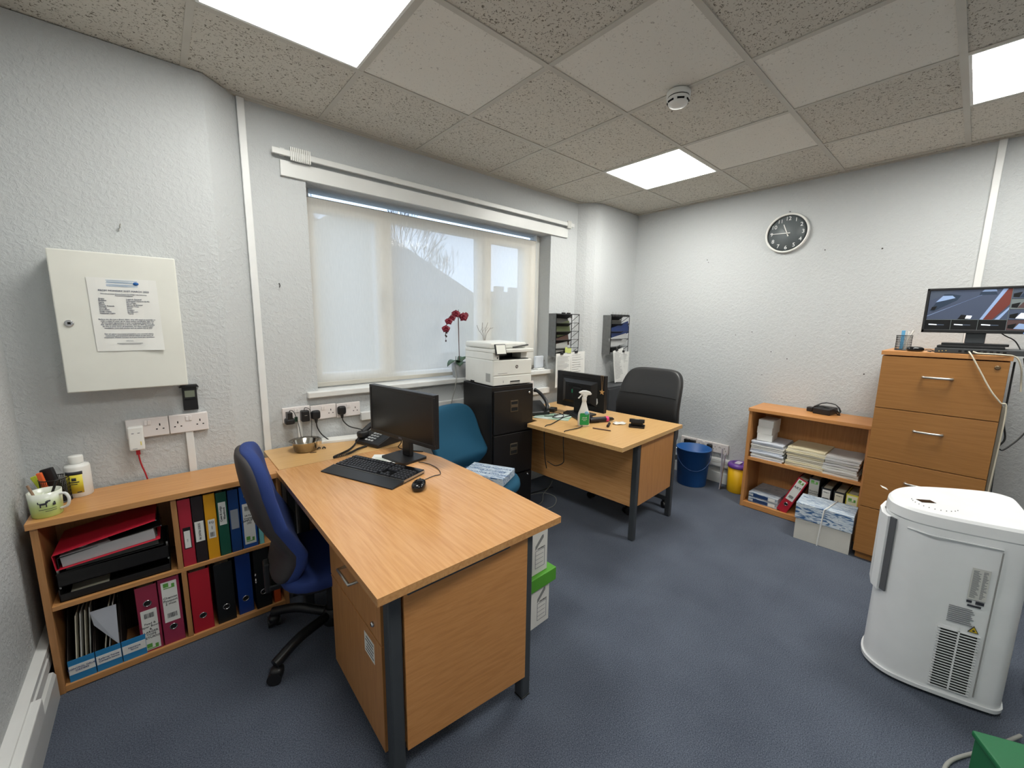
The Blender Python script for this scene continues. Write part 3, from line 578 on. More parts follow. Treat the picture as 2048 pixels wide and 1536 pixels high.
flat_file('red lever arch file lying on its side on top of the black file', (186, 32, 54), (-1.012, BY - .004, .523), -1, .085, mat('grey papers', (168, 168, 170), .8), -5)

# ---- things on the low bookcase
t = T('mug', 'green and white mug with a dog picture used as a pen pot', 'mug', (-1.168, -.345, .72), -25)
def wrap(x0, x1, z0, z1, r, a0, n=8, b=None):
    b = b or B(); vs = []
    for dr in (0, .0006):
        for i in range(n + 1): a = R(a0) + (x0 + (x1 - x0) * i / n) / r; vs += [((r + dr) * math.cos(a), (r + dr) * math.sin(a), z0), ((r + dr) * math.cos(a), (r + dr) * math.sin(a), z1)]
    m_ = 2 * (n + 1); fs = [(m_ + 2 * i, m_ + 2 * i + 2, m_ + 2 * i + 3, m_ + 2 * i + 1) for i in range(n)]; fs += [(2 * i, 2 * i + 1, 2 * i + 3, 2 * i + 2) for i in range(n)]
    fs += [(2 * i, 2 * i + 2, m_ + 2 * i + 2, m_ + 2 * i) for i in range(n)] + [(2 * i + 1, m_ + 2 * i + 1, m_ + 2 * i + 3, 2 * i + 3) for i in range(n)]
    return b.add(vs, fs, True)
bmug = B(); bmug.lathe([(.038, 0), (.041, .004), (.043, .05), (.045, .095), (.0425, .095), (.040, .05), (.037, .006), (.001, .006)], 32, cap=False); bmug.lathe([(.001, 0), (.038, 0)], 32, cap=False)
mg = ramp_mat('mug glaze', [(0, (160, 190, 60)), (1, (160, 190, 60))], (1, 1, 1), 1, rough=.2)
nt = mg.node_tree; cr = [n for n in nt.nodes if n.type == 'VALTORGB'][0]; tc = [n for n in nt.nodes if n.type == 'TEX_COORD'][0]
sx = nt.nodes.new('ShaderNodeSeparateXYZ'); nt.links.new(tc.outputs['Object'], sx.inputs[0]); mr = nt.nodes.new('ShaderNodeMapRange'); mr.inputs['From Max'].default_value = .095; nt.links.new(sx.outputs['Z'], mr.inputs['Value']); nt.links.new(mr.outputs[0], cr.inputs['Fac'])
e = cr.color_ramp.elements; e[0].position = .05; e[0].color = srgb(190, 212, 120); e[1].position = .85; e[1].color = srgb(226, 230, 218); e.new(.45).color = srgb(196, 214, 140)
P('cup', t, bmug, mg)
P('handle', t, B().tube(spline([(.043, 0, .080), (.062, 0, .078), (.070, 0, .055), (.062, 0, .03), (.042, 0, .022)]), .005, 8), M_WHITE)
def on_cyl(pts, r, z0, s_=1, a0=0):   # flat shape wrapped onto the mug, at angle a0
    vs = []
    for dr in (0, .0008):
        for x, z in pts: a = R(a0) + x * s_ / r; vs.append(((r + dr) * math.cos(a), (r + dr) * math.sin(a), z0 + z * s_))
    n = len(pts); return vs, [list(range(n, 2 * n)), list(range(n))[::-1]] + [(i, (i + 1) % n, n + (i + 1) % n, n + i) for i in range(n)]
b = B()
for q in ((-.012, .006, .053, .060), (.003, .0062, .044, .054), (-.012, -.0088, .044, .054), (.003, .009, .058, .066), (.006, .016, .063, .068), (-.0165, -.0115, .057, .060), (-.0175, -.0145, .059, .066), (.021, .029, .045, .054), (.024, .028, .054, .059)): wrap(*q, .0442, -62, 2, b)
P('dog_picture', t, b, M_INK)
b = B(); wrap(-.016, .030, .034, .0355, .0440, -62, 4, b); wrap(0, .030, .026, .0275, .0438, -62, 4, b); P('printed_text', t, b, M_INK)
O('pen', 'brown pencil standing in the green mug', 'pencil', B().cyl((0, 0, .01), (-.03, .004, .125), .004, n=6), mat('wood pencil', (150, 120, 96), .6), (-1.176, -.350, .72), 0, 'pens in the mug')
O('pen', 'thin black pen leaning right in the green mug', 'pen', B().cyl((0, 0, .01), (.038, .012, .122), .004, n=8), M_BLACK, (-1.174, -.340, .72), 0, 'pens in the mug')
def mesh_pot(label, loc, r, h_, group=None):
    t = T('pen_pot', label, 'pen pot', loc, 0, group)
    b = B(); n = 40
    for q in range(n):
        a0 = 2 * math.pi * q / n; b.tube([(r * math.cos(a0), r * math.sin(a0), 0), (r * math.cos(a0 + .5), r * math.sin(a0 + .5), h_)], .0006, 3, False); b.tube([(r * math.cos(a0), r * math.sin(a0), 0), (r * math.cos(a0 - .5), r * math.sin(a0 - .5), h_)], .0006, 3, False)
    P('mesh_wall', t, b, M_BLACKM); P('rim', t, B().ring((0, 0, h_), r, .002, 'z', 32), M_BLACK); P('base', t, B().lathe([(r + .001, 0), (r + .001, .006), (r - .002, .006)], 32), M_BLACK)
    return t
mesh_pot('black wire mesh pen pot between the green mug and the white bottle', (-1.160, -.205, .72), .042, .100)
O('marker_pen', 'fat black marker leaning out of the mesh pot', 'marker', B().at((0, 0, .02), ry=-14, rx=-5).box(-.019, .019, -.009, .009, 0, .125), M_BLACK, (-1.152, -.215, .72), -15, bv=.004)
O('highlighter', 'orange highlighter in the mesh pot', 'highlighter', B().at((0, 0, .01), ry=-10).box(-.008, .008, -.006, .006, 0, .125), mat('orange plastic', (236, 106, 52), .4), (-1.174, -.225, .72), -15, bv=.003)
O('highlighter', 'yellow green highlighter in the mesh pot', 'highlighter', B().at((0, 0, .01), ry=-20).box(-.010, .010, -.006, .006, 0, .112), mat('lime plastic', (196, 210, 60), .4), (-1.178, -.20, .72), -15, bv=.003)
t = T('cream_bottle', 'white plastic bottle with a yellow and black label on the low bookcase', 'bottle', (-1.098, -.172, .72), -20)
P('body', t, B().lathe([(.036, 0), (.039, .004), (.039, .125), (.036, .133), (.020, .139), (.018, .142)], 32), M_WHITE)
P('cap', t, B().lathe([(.022, .141), (.0225, .168), (.020, .172), (.001, .172)], 28), M_WHITE)
b = B(); b.add(*on_cyl([(-.028, 0), (.028, 0), (.028, .086), (-.028, .086)], .0394, .018, 1, -95)); 
l = P('label', t, wrap(-.026, .026, .020, .098, .0392, -85), mat('yellow label', (222, 206, 66), .5))
P('label_band', l, wrap(-.028, .028, .098, .112, .0392, -85), M_INK)
P('printed_text', l, wrap(-.014, .016, .066, .070, .0399, -85), M_INK); P('printed_text', l, wrap(-.010, .010, .058, .061, .0399, -85), M_INK); P('printed_text', l, wrap(-.006, .008, .074, .086, .0399, -85), M_INK); P('printed_text', l, wrap(.006, .020, .022, .026, .0399, -85), M_INK)

# ---------------------------------------------------------------- near desk and the side table behind it
D = .725
t = T('desk', 'large beech desk with grey steel legs and a drawer pedestal, nearest the camera', 'desk', (-.04, -1.0, 0))
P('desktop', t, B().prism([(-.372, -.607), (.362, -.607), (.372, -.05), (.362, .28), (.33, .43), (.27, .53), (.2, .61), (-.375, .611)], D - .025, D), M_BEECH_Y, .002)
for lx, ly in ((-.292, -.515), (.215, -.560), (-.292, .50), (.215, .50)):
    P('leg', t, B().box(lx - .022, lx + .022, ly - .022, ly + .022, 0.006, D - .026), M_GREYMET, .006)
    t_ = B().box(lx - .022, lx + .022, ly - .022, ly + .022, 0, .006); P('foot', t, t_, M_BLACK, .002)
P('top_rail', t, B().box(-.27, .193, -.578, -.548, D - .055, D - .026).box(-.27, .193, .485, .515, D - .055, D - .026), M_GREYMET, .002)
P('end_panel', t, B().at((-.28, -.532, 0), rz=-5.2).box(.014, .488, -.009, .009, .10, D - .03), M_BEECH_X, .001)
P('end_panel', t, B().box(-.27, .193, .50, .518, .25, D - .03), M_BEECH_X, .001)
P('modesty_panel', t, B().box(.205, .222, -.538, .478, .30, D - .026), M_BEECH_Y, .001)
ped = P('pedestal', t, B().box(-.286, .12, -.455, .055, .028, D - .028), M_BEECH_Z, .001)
P('plinth', ped, B().box(-.27, .11, -.44, .06, 0, .028), M_BLACK)
for z0, z1, nm in ((.436, .690, 'drawer'), (.034, .430, 'drawer')):
    d_ = P(nm, t, B().box(-.304, -.287, -.450, .050, z0, z1), M_BEECH_Z, .0015)
P('drawer_handle', t, B().tube([(-.304, -.265, .565), (-.336, -.265, .565), (-.336, -.150, .565), (-.304, -.150, .565)], .0055, 8), M_SATIN)
P('lock', t, B().at((-.304, -.392, .480), ry=-90).lathe([(.009, 0), (.009, .006), (.006, .009)], 16), M_CHROME)
l = P('sticker', t, B().box(-.3048, -.304, -.390, -.305, .325, .40), M_PAPER)
for q in range(5): P('printed_text', l, B().box(-.3053, -.3048, -.383 + .004 * (q % 2), -.314 - .006 * (q % 3), .335 + q * .013, .3385 + q * .013), M_INK)
t = T('side_table', 'pale beech table pushed against the wall behind the near desk', 'table', (-.40, -.383, 0))
P('tabletop', t, B().prism([(0, 0), (.70, 0), (.70, .385), (0, .385)], D - .026, D - .001), M_PALE_X, .002)
for lx in (.05, .62):
    for ly in (.04, .34): P('leg', t, B().box(lx - .016, lx + .016, ly - .016, ly + .016, 0, D - .026), M_GREYMET, .004)
P('top_rail', t, B().box(.02, .68, .03, .05, D - .066, D - .026), M_GREYMET)
P('edge_clip', t, B().box(-.004, .010, .18, .23, D - .036, D - .022), M_BLACK, .002)

# keyboard and mouse on the near desk
t = T('keyboard', 'black keyboard with a palm rest lying at an angle on the near desk', 'keyboard', (-.252, -.542, D), -67.4)
P('palm_rest', t, B().add([(0, 0, 0), (.46, 0, 0), (.46, .075, 0), (0, .075, 0), (0, 0, .006), (.46, 0, .006), (.46, .075, .016), (0, .075, .016)], [(3, 2, 1, 0), (4, 5, 6, 7), (0, 1, 5, 4), (1, 2, 6, 5), (2, 3, 7, 6), (3, 0, 4, 7)]), M_BLACK, .003)
P('trim_strip', t, B().box(0, .46, .0755, .0775, 0, .0175).box(.46, .462, .0775, .225, .008, .018), M_SATIN)
P('case', t, B().add([(0, .078, 0), (.46, .078, 0), (.46, .225, 0), (0, .225, 0), (0, .078, .014), (.46, .078, .014), (.46, .225, .022), (0, .225, .022)], [(3, 2, 1, 0), (4, 5, 6, 7), (0, 1, 5, 4), (1, 2, 6, 5), (2, 3, 7, 6), (3, 0, 4, 7)]), M_BLACKG, .004)
kb = B(); pr_ = B()
def key(x, y, w_, d_):
    z = .014 + (y - .078) / .147 * .008
    kb.add([(x, y, z), (x + w_, y, z), (x + w_, y + d_, z), (x, y + d_, z), (x + .0018, y + .0015, z + .006), (x + w_ - .0018, y + .0015, z + .006), (x + w_ - .0018, y + d_ - .002, z + .007), (x + .0018, y + d_ - .002, z + .007)], [(3, 2, 1, 0), (4, 5, 6, 7), (0, 1, 5, 4), (1, 2, 6, 5), (2, 3, 7, 6), (3, 0, 4, 7)])
    if w_ < .03: pr_.box(x + .004, x + .0075, y + d_ * .55, y + d_ * .8, z + .0066, z + .0073)
for r_ in range(6):
    y = .084 + r_ * .0195 + (.006 if r_ == 5 else 0); x = .008; 
    if r_ == 0:
        for w_ in (.024, .020, .020, .112, .020, .020, .020, .024): key(x, y, w_, .017); x += w_ + .0016
    else:
        first = (.038, .030, .026, .018, .016)[r_ - 1]; key(x, y, first, .017); x += first + .0016
        while x < .268: key(x, y, .0172, .017); x += .0188
        if x < .288: key(x, y, .290 - x, .017)
    for q in range(3):
        if r_ in (3, 4, 5) or (r_ == 0) or (r_ == 1 and q == 1): key(.302 + q * .0188, y, .0172, .017)
    for q in range(4):
        if r_ < 5: key(.368 + q * .0205, y, .0188, .017)
P('keys', t, kb, mat('black keycaps', (34, 35, 40), .42), .0008); P('key_legends', t, pr_, M_FAINT)
P('cable', t, B().tube(spline([(.20, .222, .008), (.21, .26, .004), (.23, .30, .004), (.26, .36, .004)]), .0019, 6), M_CABLE)
t = T('computer_mouse', 'black corded mouse beside the keyboard on the near desk', 'mouse', (.028, -1.020, D), -38)
P('body', t, B().sup((0, 0, .016), (.030, .055, .019), .75, .85, lambda x, y, z: (x * (1 - .12 * y / .05), y, max(z, -.0155) * (1 - .25 * y / .05) if z > 0 else max(z, -.0155))), M_BLACKG)
P('scroll_wheel', t, B().at((0, .032, .028), ry=90).lathe([(.001, -.003), (.007, -.003), (.007, .003), (.001, .003)], 16), M_GREYMET)
text(t, 'logo', 'DELL', .008, (0, -.018, .0355), (-8, 0, 0), M_FAINT, th=.0006)
P('cable', t, B().tube(spline([(0, .052, .010), (.0, .075, .003), (.045, .135, .003), (.075, .16, .003), (.052, .235, .003), (.0, .30, .003), (-.06, .335, .003)]), .0019, 6), M_CABLE)

def monitor(name, label, loc, rz, w, h_, z0, base, back=False, screen=None):
    """faces local -y; loc is the base centre on its support"""
    t = T(name, label, 'monitor', loc, rz); zb = z0 - loc[2]
    P('bezel', t, B().box(-w / 2, w / 2, -.022, -.010, zb, zb + .020).box(-w / 2, w / 2, -.022, -.010, zb + h_ - .014, zb + h_).box(-w / 2, -w / 2 + .014, -.022, -.010, zb + .02, zb + h_ - .014).box(w / 2 - .014, w / 2, -.022, -.010, zb + .02, zb + h_ - .014), M_BLACK, .002)
    P('screen', t, B().box(-w / 2 + .014, w / 2 - .014, -.019, -.012, zb + .02, zb + h_ - .014), mat('switched off screen', (14, 14, 15), .28))
    P('rear_case', t, B().prism([(-w / 2, -.010), (w / 2, -.010), (w / 2, .012), (-w / 2, .012)], zb, zb + h_).at((0, .012, zb + h_ * .47)).add(
        [(-w * .36, 0, -h_ * .34), (w * .36, 0, -h_ * .34), (w * .36, 0, h_ * .34), (-w * .36, 0, h_ * .34), (-w * .26, .025, -h_ * .24), (w * .26, .025, -h_ * .24), (w * .26, .025, h_ * .24), (-w * .26, .025, h_ * .24)],
        [(0, 1, 5, 4), (1, 2, 6, 5), (2, 3, 7, 6), (3, 0, 4, 7), (7, 6, 5, 4)]), M_BLACK, .003)
    P('neck', t, B().box(-.032, .032, .012, .040, .012, zb + h_ * .5).box(-.045, .045, .026, .046, zb + h_ * .3, zb + h_ * .6), M_BLACK, .004)
    P('base', t, B().prism(rrect(-base[0] / 2, base[0] / 2, -base[1] / 2, base[1] / 2, .012), 0, .012), M_BLACK, .003)
    return t, zb
t, zb = monitor('monitor', 'switched-off black monitor standing on the near desk', (.158, -.610, D), -79, .545, .275, .832, (.20, .155))
text(t, 'logo', 'DELL', .013, (0, -.0225, zb + .010), FRONT, M_FAINT)
P('cable', t, B().tube(spline([(-.05, .02, zb + .02), (-.09, .05, .06), (-.13, .06, .02), (-.09, .09, .004), (.0, .13, .004)]), .003, 6), M_CABLE)
# phone behind the monitor
t = T('desk_phone', 'black corded desk phone half hidden behind the near monitor', 'telephone', (.165, -.245, D), -72)
P('body', t, B().at((0, 0, 0), rx=0).add([(-.10, -.09, 0), (.10, -.09, 0), (.10, .10, 0), (-.10, .10, 0), (-.10, -.09, .022), (.10, -.09, .022), (.10, .10, .085), (-.10, .10, .085)], [(3, 2, 1, 0), (4, 5, 6, 7), (0, 1, 5, 4), (1, 2, 6, 5), (2, 3, 7, 6), (3, 0, 4, 7)]), M_BLACK, .006)
P('handset', t, B().sup((-.072, -.05, .055), (.026, .034, .022), .6, .6).sup((-.072, .085, .105), (.026, .034, .022), .6, .6).tube(spline([(-.072, -.05, .065), (-.072, .015, .098), (-.072, .085, .115)]), .017, 10), M_BLACK)
b = B()
for q in range(4):
    for r_ in range(3): b.at((-.022 + r_ * .024, -.066 + q * .022, .0305 + q * .0073), rx=18).box(-.008, .008, -.006, .006, 0, .004)
P('buttons', t, b, mat('grey phone buttons', (176, 178, 180), .4))
P('display', t, B().at((.02, .055, .0705), rx=18).box(-.045, .045, -.018, .018, 0, .002), mat('phone display', (90, 96, 90), .2))
cc = spline([(-.072, -.085, .04), (-.05, -.13, .012), (-.005, -.20, .010), (.02, -.26, .012), (.036, -.33, .010), (.05, -.25, .010), (.03, -.17, .012), (.02, -.10, .010)], 18)
b = B(); q_ = []
for i in range(len(cc) - 1):
    for s_ in range(3):
        p_ = cc[i].lerp(cc[i + 1], s_ / 3); a = (i * 3 + s_) * 1.25; q_.append((p_.x + .0052 * math.cos(a), p_.y + .002 * math.sin(a), max(.002, p_.z - .002 + .0052 * math.sin(a))))
P('coiled_cord', t, b.tube(q_, .0022, 4), M_CABLE)
# bowl and bits, papers
t = T('steel_bowl', 'shiny stainless steel pet bowl on the pale table under the sockets', 'bowl', (-.215, -.135, D), 0)
P('bowl', t, B().lathe([(.052, .001), (.058, .003), (.066, .050), (.082, .058), (.083, .060), (.064, .054), (.055, .008), (.001, .006)], 40, cap=False).lathe([(.001, .001), (.052, .001)], 40, cap=False), mat('polished steel', (196, 192, 184), .12, 1.0))
O('hair_clip', 'small dark broken clip lying beside the steel bowl', 'clip', B().tube(spline([(-.01, 0, .004), (0, .006, .008), (.008, 0, .004)]), .0035, 6).tube(spline([(.014, -.01, .004), (.024, -.004, .009), (.03, -.014, .004)]), .004, 6), M_BLACK, (-.15, -.165, D))
O('twig', 'short brown stick lying in front of the steel bowl', 'stick', B().tube([(-.016, .006, .002), (.016, -.004, .002)], .002, 6), mat('twig brown', (70, 50, 36), .8), (-.195, -.21, D))
O('paper_pad', 'pad of white paper lying on the pale table by the sockets', 'papers', B().at(rz=-16).box(-.11, .12, -.055, .035, .0, .010).at((.004, .002, .010), rz=-13).box(-.11, .12, -.055, .035, .0, .003), M_PAPER, (.012, -.045, D))
t = T('leaflet', 'white leaflet with faint printing under the near monitor', 'leaflet', (.062, -.565, D), -36)
P('sheet', t, B().box(-.07, .07, -.085, .085, 0, .0012), M_PAPER)
P('printed_text', t, B().box(-.05, .03, .02, .026, .0012, .0016).box(-.05, .04, .0, .006, .0012, .0016).box(-.05, .02, -.02, -.014, .0012, .0016), mat('pale green print', (150, 170, 150), .7))
t = T('paper_stack', 'black desk cable box', 'box', (0, 0, -5)) if 0 else None

# ---------------------------------------------------------------- archive boxes beside the near desk
def archive_box(label, z, lid, loc):
    t = T('archive_box', label, 'box', (loc[0], loc[1], z), 2, 'cardboard archive boxes beside the near desk')
    P('body', t, B().box(-.335, 0, 0, .26, 0, .25), mat('white cardboard', (222, 220, 214), .8), .002)
    l = P('printed_panel', t, B().box(-.085, -.020, -.0008, 0, .03, .032).box(-.085, -.020, -.0008, 0, .118, .120).box(-.022, -.020, -.0008, 0, .03, .12).box(-.085, -.083, -.0008, 0, .03, .12).box(-.083, -.03, -.0008, 0, .052, .0535).box(-.083, -.03, -.0008, 0, .074, .0755).box(-.083, -.03, -.0008, 0, .096, .0975), M_FAINT)
    text(l, 'printed_text', 'CONTENTS', .010, (-.045, -.0008, .127), FRONT, M_INK)
    P('printed_arrow', t, B().slab([(-.085, .125), (-.030, .175), (-.030, .190), (-.040, .190), (-.085, .145)], -.0008, 0), mat('grey print', (130, 130, 128), .7))
    if lid: P('lid', t, B().box(-.34, .035, -.012, .272, .205, .272), mat('bright green card', (84, 160, 44), .55), .003)
    else: P('lid', t, B().box(-.338, .006, -.006, .266, .245, .29), mat('white cardboard', (222, 220, 214), .8), .002)
    return t
archive_box('lower white archive box with a bright green lid beside the near desk', 0, True, (.556, -1.340))
archive_box('upper white archive box standing on the green lid', .2735, False, (.545, -1.330))

# ---------------------------------------------------------------- office chairs
def star_base(t, r, m, seat_z, a0=0):
    P('gas_column', t, B().cyl((0, 0, .08), (0, 0, seat_z - .05), .026, .020, 16), M_BLACK)
    bs = P('base', t, B().lathe([(.045, .055), (.05, .09), (.035, .13)], 20), m)
    for q in range(5):
        a = R(a0 + 72 * q); c, s_ = math.cos(a), math.sin(a)
        lg = P('leg', bs, B().tube(spline([(.03 * c, .03 * s_, .10), (.6 * r * c, .6 * r * s_, .105), (r * c, r * s_, .075)]), .021, 8), m)
        cs = B(); cs.at((r * c, r * s_, .027), rz=math.degrees(a) + 40)
        for sx in (-.017, .017): cs.m = cs.m; cs.add([(sx - .009, .027 * math.cos(2 * math.pi * i / 16), .027 * math.sin(2 * math.pi * i / 16)) for i in range(16)] + [(sx + .009, .027 * math.cos(2 * math.pi * i / 16), .027 * math.sin(2 * math.pi * i / 16)) for i in range(16)], [tuple(range(16)), tuple(range(16, 32))[::-1]] + [((i + 1) % 16, i, 16 + i, 16 + (i + 1) % 16) for i in range(16)], False)
        cs.sup((0, .006, .016), (.024, .026, .022), .7, .7)
        P('caster', lg, cs, M_BLACK)
    return bs
def op_chair(label, loc, rz, col, seat_z, bz0, bz1, name='office_chair', bw=.22, a0=0, logo=False, shell_m=None):
    """faces local -y"""
    t = T(name, label, 'office chair', loc, rz); fab = mat('chair fabric %d %d %d' % col, col, .85, bump=.15, bscale=400, sheen=.0)
    star_base(t, .275 if logo is False else .30, mat('black nylon', (22, 23, 25), .38), seat_z, a0)
    P('seat', t, B().sup((0, -.01, seat_z - .03), (.235, .225, .038), .45, .55, lambda x, y, z: (x, y, z - .035 * max(0, -y - .12) / .1)), fab)
    P('seat_pan', t, B().sup((0, -.01, seat_z - .062), (.215, .205, .024), .5, .55), M_BLACK)
    P('mechanism', t, B().box(-.08, .08, -.10, .14, seat_z - .125, seat_z - .075).box(-.03, .03, .12, .25, seat_z - .115, seat_z - .085), M_BLACK, .008)
    hz = (bz1 - bz0) / 2; bc = (0, .215, bz0 + hz)
    bend = lambda x, y, z: (x * (1 - .16 * (z / hz) ** 2 - .08 * (z / hz)), y - .55 * x * x * 1.3 + .04 * (z / hz) - .06 * math.exp(-((z / hz + .45) / .35) ** 2) + .03, z)
    P('backrest', t, B().sup(bc, (bw, .036, hz), .42, .55, bend, 32, 22), fab)
    P('back_shell', t, B().sup((0, .237, bz0 + hz), (bw * .96, .030, hz * .97), .42, .55, bend, 32, 22), shell_m or mat('dark brown grey shell', (46, 42, 44), .6))
    P('back_bracket', t, B().box(-.028, .028, .235, .262, seat_z - .12, bz0 + .06), M_BLACK, .008)
    P('lever', t, B().tube(spline([(.10, .05, seat_z - .10), (.20, .06, seat_z - .10), (.25, .04, seat_z - .09)]), .006, 6).sup((.26, .035, seat_z - .088), (.022, .010, .007), .7, .7), M_BLACK)
    if logo:
        bb = B()
        for x, z in ((-.02, .02), (.02, .02), (0, .0)): bb.sup((x, .29, bz0 - .02 + z), (.007, .004, .007), 1, 1, nu=10, nv=6)
        P('bolts', t, bb, M_CHROME)
        P('maker_mark', t, B().slab([(.10, seat_z - .064), (.118, seat_z - .052), (.136, seat_z - .064), (.13, seat_z - .082), (.106, seat_z - .082)], .205, .209), M_PAPER)
    return t
c = op_chair('blue fabric swivel chair at the near desk, seen from behind', (-.285, -.735, 0), 84, (27, 50, 110), .43, .385, .955, a0=-238, logo=True, bw=.225)
op_chair('teal fabric office chair between the near desk and the black filing cabinet', (.700, -.555, 0), 10, (10, 76, 104), .47, .46, .905, a0=-42)
t = T('paper_ream', 'ream of copier paper in a blue and white wrapper on the teal chair seat', 'paper ream', (.742, -.600, .462), -62)
M_WRAP = ramp_mat('blue and white paper wrapper', [(0.40, (54, 96, 146)), (0.47, (186, 202, 216)), (0.6, (222, 228, 232)), (.66, (96, 130, 170))], (3, 30, 12), 5, 5, .45, distort=1.2)
P('wrapper', t, B().box(-.149, .149, -.105, .105, 0, .052), M_WRAP, .004)
for q, (x, y) in enumerate(((.0, .05), (-.02, 0), (.02, -.05))): text(t, 'printed_text', 'ADVANCE ADVANCE', .030, (x, y, .0523), (0, 0, 0), mat('wrapper lettering', (52, 92, 140), .5))

# ---------------------------------------------------------------- black filing cabinet with printer
t = T('filing_cabinet', 'black steel three drawer filing cabinet carrying the printer', 'filing cabinet', (.914, -.418, 0), -4)
cw, cd, ch = .372, .385, 1.016
P('body', t, B().box(0, cw, 0, cd, .0, ch), M_BLACKM, .003)
for z0, z1 in ((.675, .985), (.355, .665), (.035, .345)):
    d_ = P('drawer', t, B().box(.010, cw - .010, -.016, -.001, z0, z1), M_BLACKM, .003)
    zc = z0 + (z1 - z0) * .62
    P('handle', d_, B().box(cw / 2 - .034, cw / 2 + .034, -.019, -.016, zc - .042, zc + .042).box(cw / 2 - .029, cw / 2 + .029, -.022, -.019, zc - .008, zc + .012), mat('aged bronze', (96, 86, 72), .45, .6), .003)
    P('handle_recess', d_, B().box(cw / 2 - .028, cw / 2 + .028, -.0197, -.019, zc + .014, zc + .034).box(cw / 2 - .028, cw / 2 + .028, -.0197, -.019, zc - .034, zc - .011), M_HOLE)
for z in (.955, .325): P('lock', t, B().at((cw - .05, -.016, z), rx=90).lathe([(.009, 0), (.009, .006), (.006, .009)], 16), M_CHROME)
t = T('printer', 'white laser printer and scanner on top of the black filing cabinet', 'printer', (.926, -.412, ch), -4)
M_PR = mat('off white printer plastic', (226, 226, 220), .4); M_PRG = mat('grey printer plastic', (168, 168, 164), .5)
w_, d_ = .345, .37
P('body', t, B().box(0, w_, 0, d_, .006, .185), M_PR, .006)
P('base_foot', t, B().box(.02, w_ - .02, .02, d_ - .02, 0, .006), M_BLACK)
P('front_cover', t, B().box(.004, w_ - .002, -.006, .0, .078, .182), M_PR, .004)
P('paper_tray', t, B().box(.004, w_ - .002, -.006, .0, .008, .072), M_PR, .003)
P('tray_grip', t, B().box(.145, .235, -.0075, -.006, .012, .034), M_PRG, .002)
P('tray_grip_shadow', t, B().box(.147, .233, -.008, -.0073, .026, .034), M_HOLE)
P('upper_housing', t, B().box(0, .055, .0, d_, .185, .235).box(.055, w_, .16, d_, .185, .235).box(w_ - .06, w_, .05, .16, .185, .235), M_PR, .004)
P('output_slot', t, B().box(.055, w_ - .06, .157, .160, .187, .234).box(.056, w_ - .02, .01, .158, .1852, .190), M_BLACK)
P('scanner_lid', t, B().box(-.002, w_ + .012, -.012, d_, .235, .262), M_PR, .006)
P('document_feeder', t, B().box(-.002, w_ * .93, .03, d_, .264, .305), M_PR, .012)
P('feeder_tray', t, B().at((w_ * .62, .02, .268), rx=0, ry=-6).box(-.02, .12, .0, .16, 0, .010), mat('dark grey tray', (70, 70, 70), .4), .003)
sc_ = P('control_screen', t, B().at((.055, -.022, .222), rx=-16).box(-.045, .045, -.008, .006, 0, .078), M_BLACK, .004)
P('display', sc_, B().at((.055, -.022, .222), rx=-16).box(-.038, .038, -.0095, -.008, .008, .070), mat('pale touch display', (226, 226, 218), .3))
lg = P('logo_disc', t, B().at((.205, -.006, .134), rx=90).lathe([(.001, 0), (.0125, 0), (.0125, .001), (.001, .001)], 28), mat('dark brown logo', (70, 52, 44), .4))
text(lg, 'logo_letters', 'hp', .016, (.205, -.0075, .134), FRONT, M_PAPER)
P('side_vent', t, B().box(-.0015, 0, .03, .085, .03, .09), M_PRG)
P('side_grip', t, B().box(-.003, .0, .24, .29, .0, .018), M_HOLE)
P('model_text', t, B().box(.04, .12, -.0068, -.006, .090, .094), M_PRG)
P('tray_mark', t, B().box(.085, .088, -.0068, -.006, .025, .040), M_FAINT)
P('side_mark', t, B().box(.035, .042, -.001, 0, .196, .206), M_HOLE)

# ---------------------------------------------------------------- orchid and router on the sill
t = T('orchid', 'dark red orchid in a grey pot on the window sill', 'orchid', (.962, .052, 1.034))
P('pot', t, B().lathe([(.048, 0), (.052, .004), (.056, .052), (.059, .054), (.063, .115), (.061, .116), (.057, .10), (.001, .095)], 36), mat('grey glazed pot', (168, 170, 172), .4))
P('bark', t, B().lathe([(.056, .096), (.03, .104), (.001, .106)], 20, cap=False), mat('bark chips', (120, 92, 66), .9, bump=.8, bscale=60))
M_LEAF = mat('orchid leaf', (66, 92, 70), .45, vary=.2, vscale=20)
for q, (a, L_, up, dr) in enumerate(((200, .15, .045, .050), (-12, .11, .06, .045), (238, .10, .02, .03), (25, .07, .06, .03))):
    c, s_ = math.cos(R(a)), math.sin(R(a)); vs = []; n = 8
    for i in range(n + 1):
        u = i / n; wd = .030 * math.sin(math.pi * min(1, .12 + .88 * u)) ** .7 + .002
        x = L_ * u; z = .108 + up * math.sin(u * 2.2) - dr * u * u
        for sd, dz in ((-1, .006), (0, 0), (1, .006)): vs.append((x * c - sd * wd * s_, x * s_ + sd * wd * c, z + dz))
    b = B().add(vs, [(3 * i + k_, 3 * i + 3 + k_, 3 * i + 4 + k_, 3 * i + 1 + k_) for i in range(n) for k_ in (0, 1)], True)
    o = P('leaf', t, b, M_LEAF); md = o.modifiers.new('solid', 'SOLIDIFY'); md.thickness = .003
P('stem', t, B().tube(spline([(0, 0, .10), (-.004, 0, .25), (-.008, 0, .40), (-.010, 0, .47), (-.03, -.005, .50), (-.08, -.01, .475), (-.115, -.012, .42), (-.128, -.012, .36), (-.130, -.012, .32)]), .0028, 6).tube([(.002, .004, .10), (-.004, .004, .52)], .002, 6), mat('orchid stem', (88, 50, 44), .6))
M_PET = mat('dark red petals', (118, 12, 38), .5, vary=.25, vscale=40)
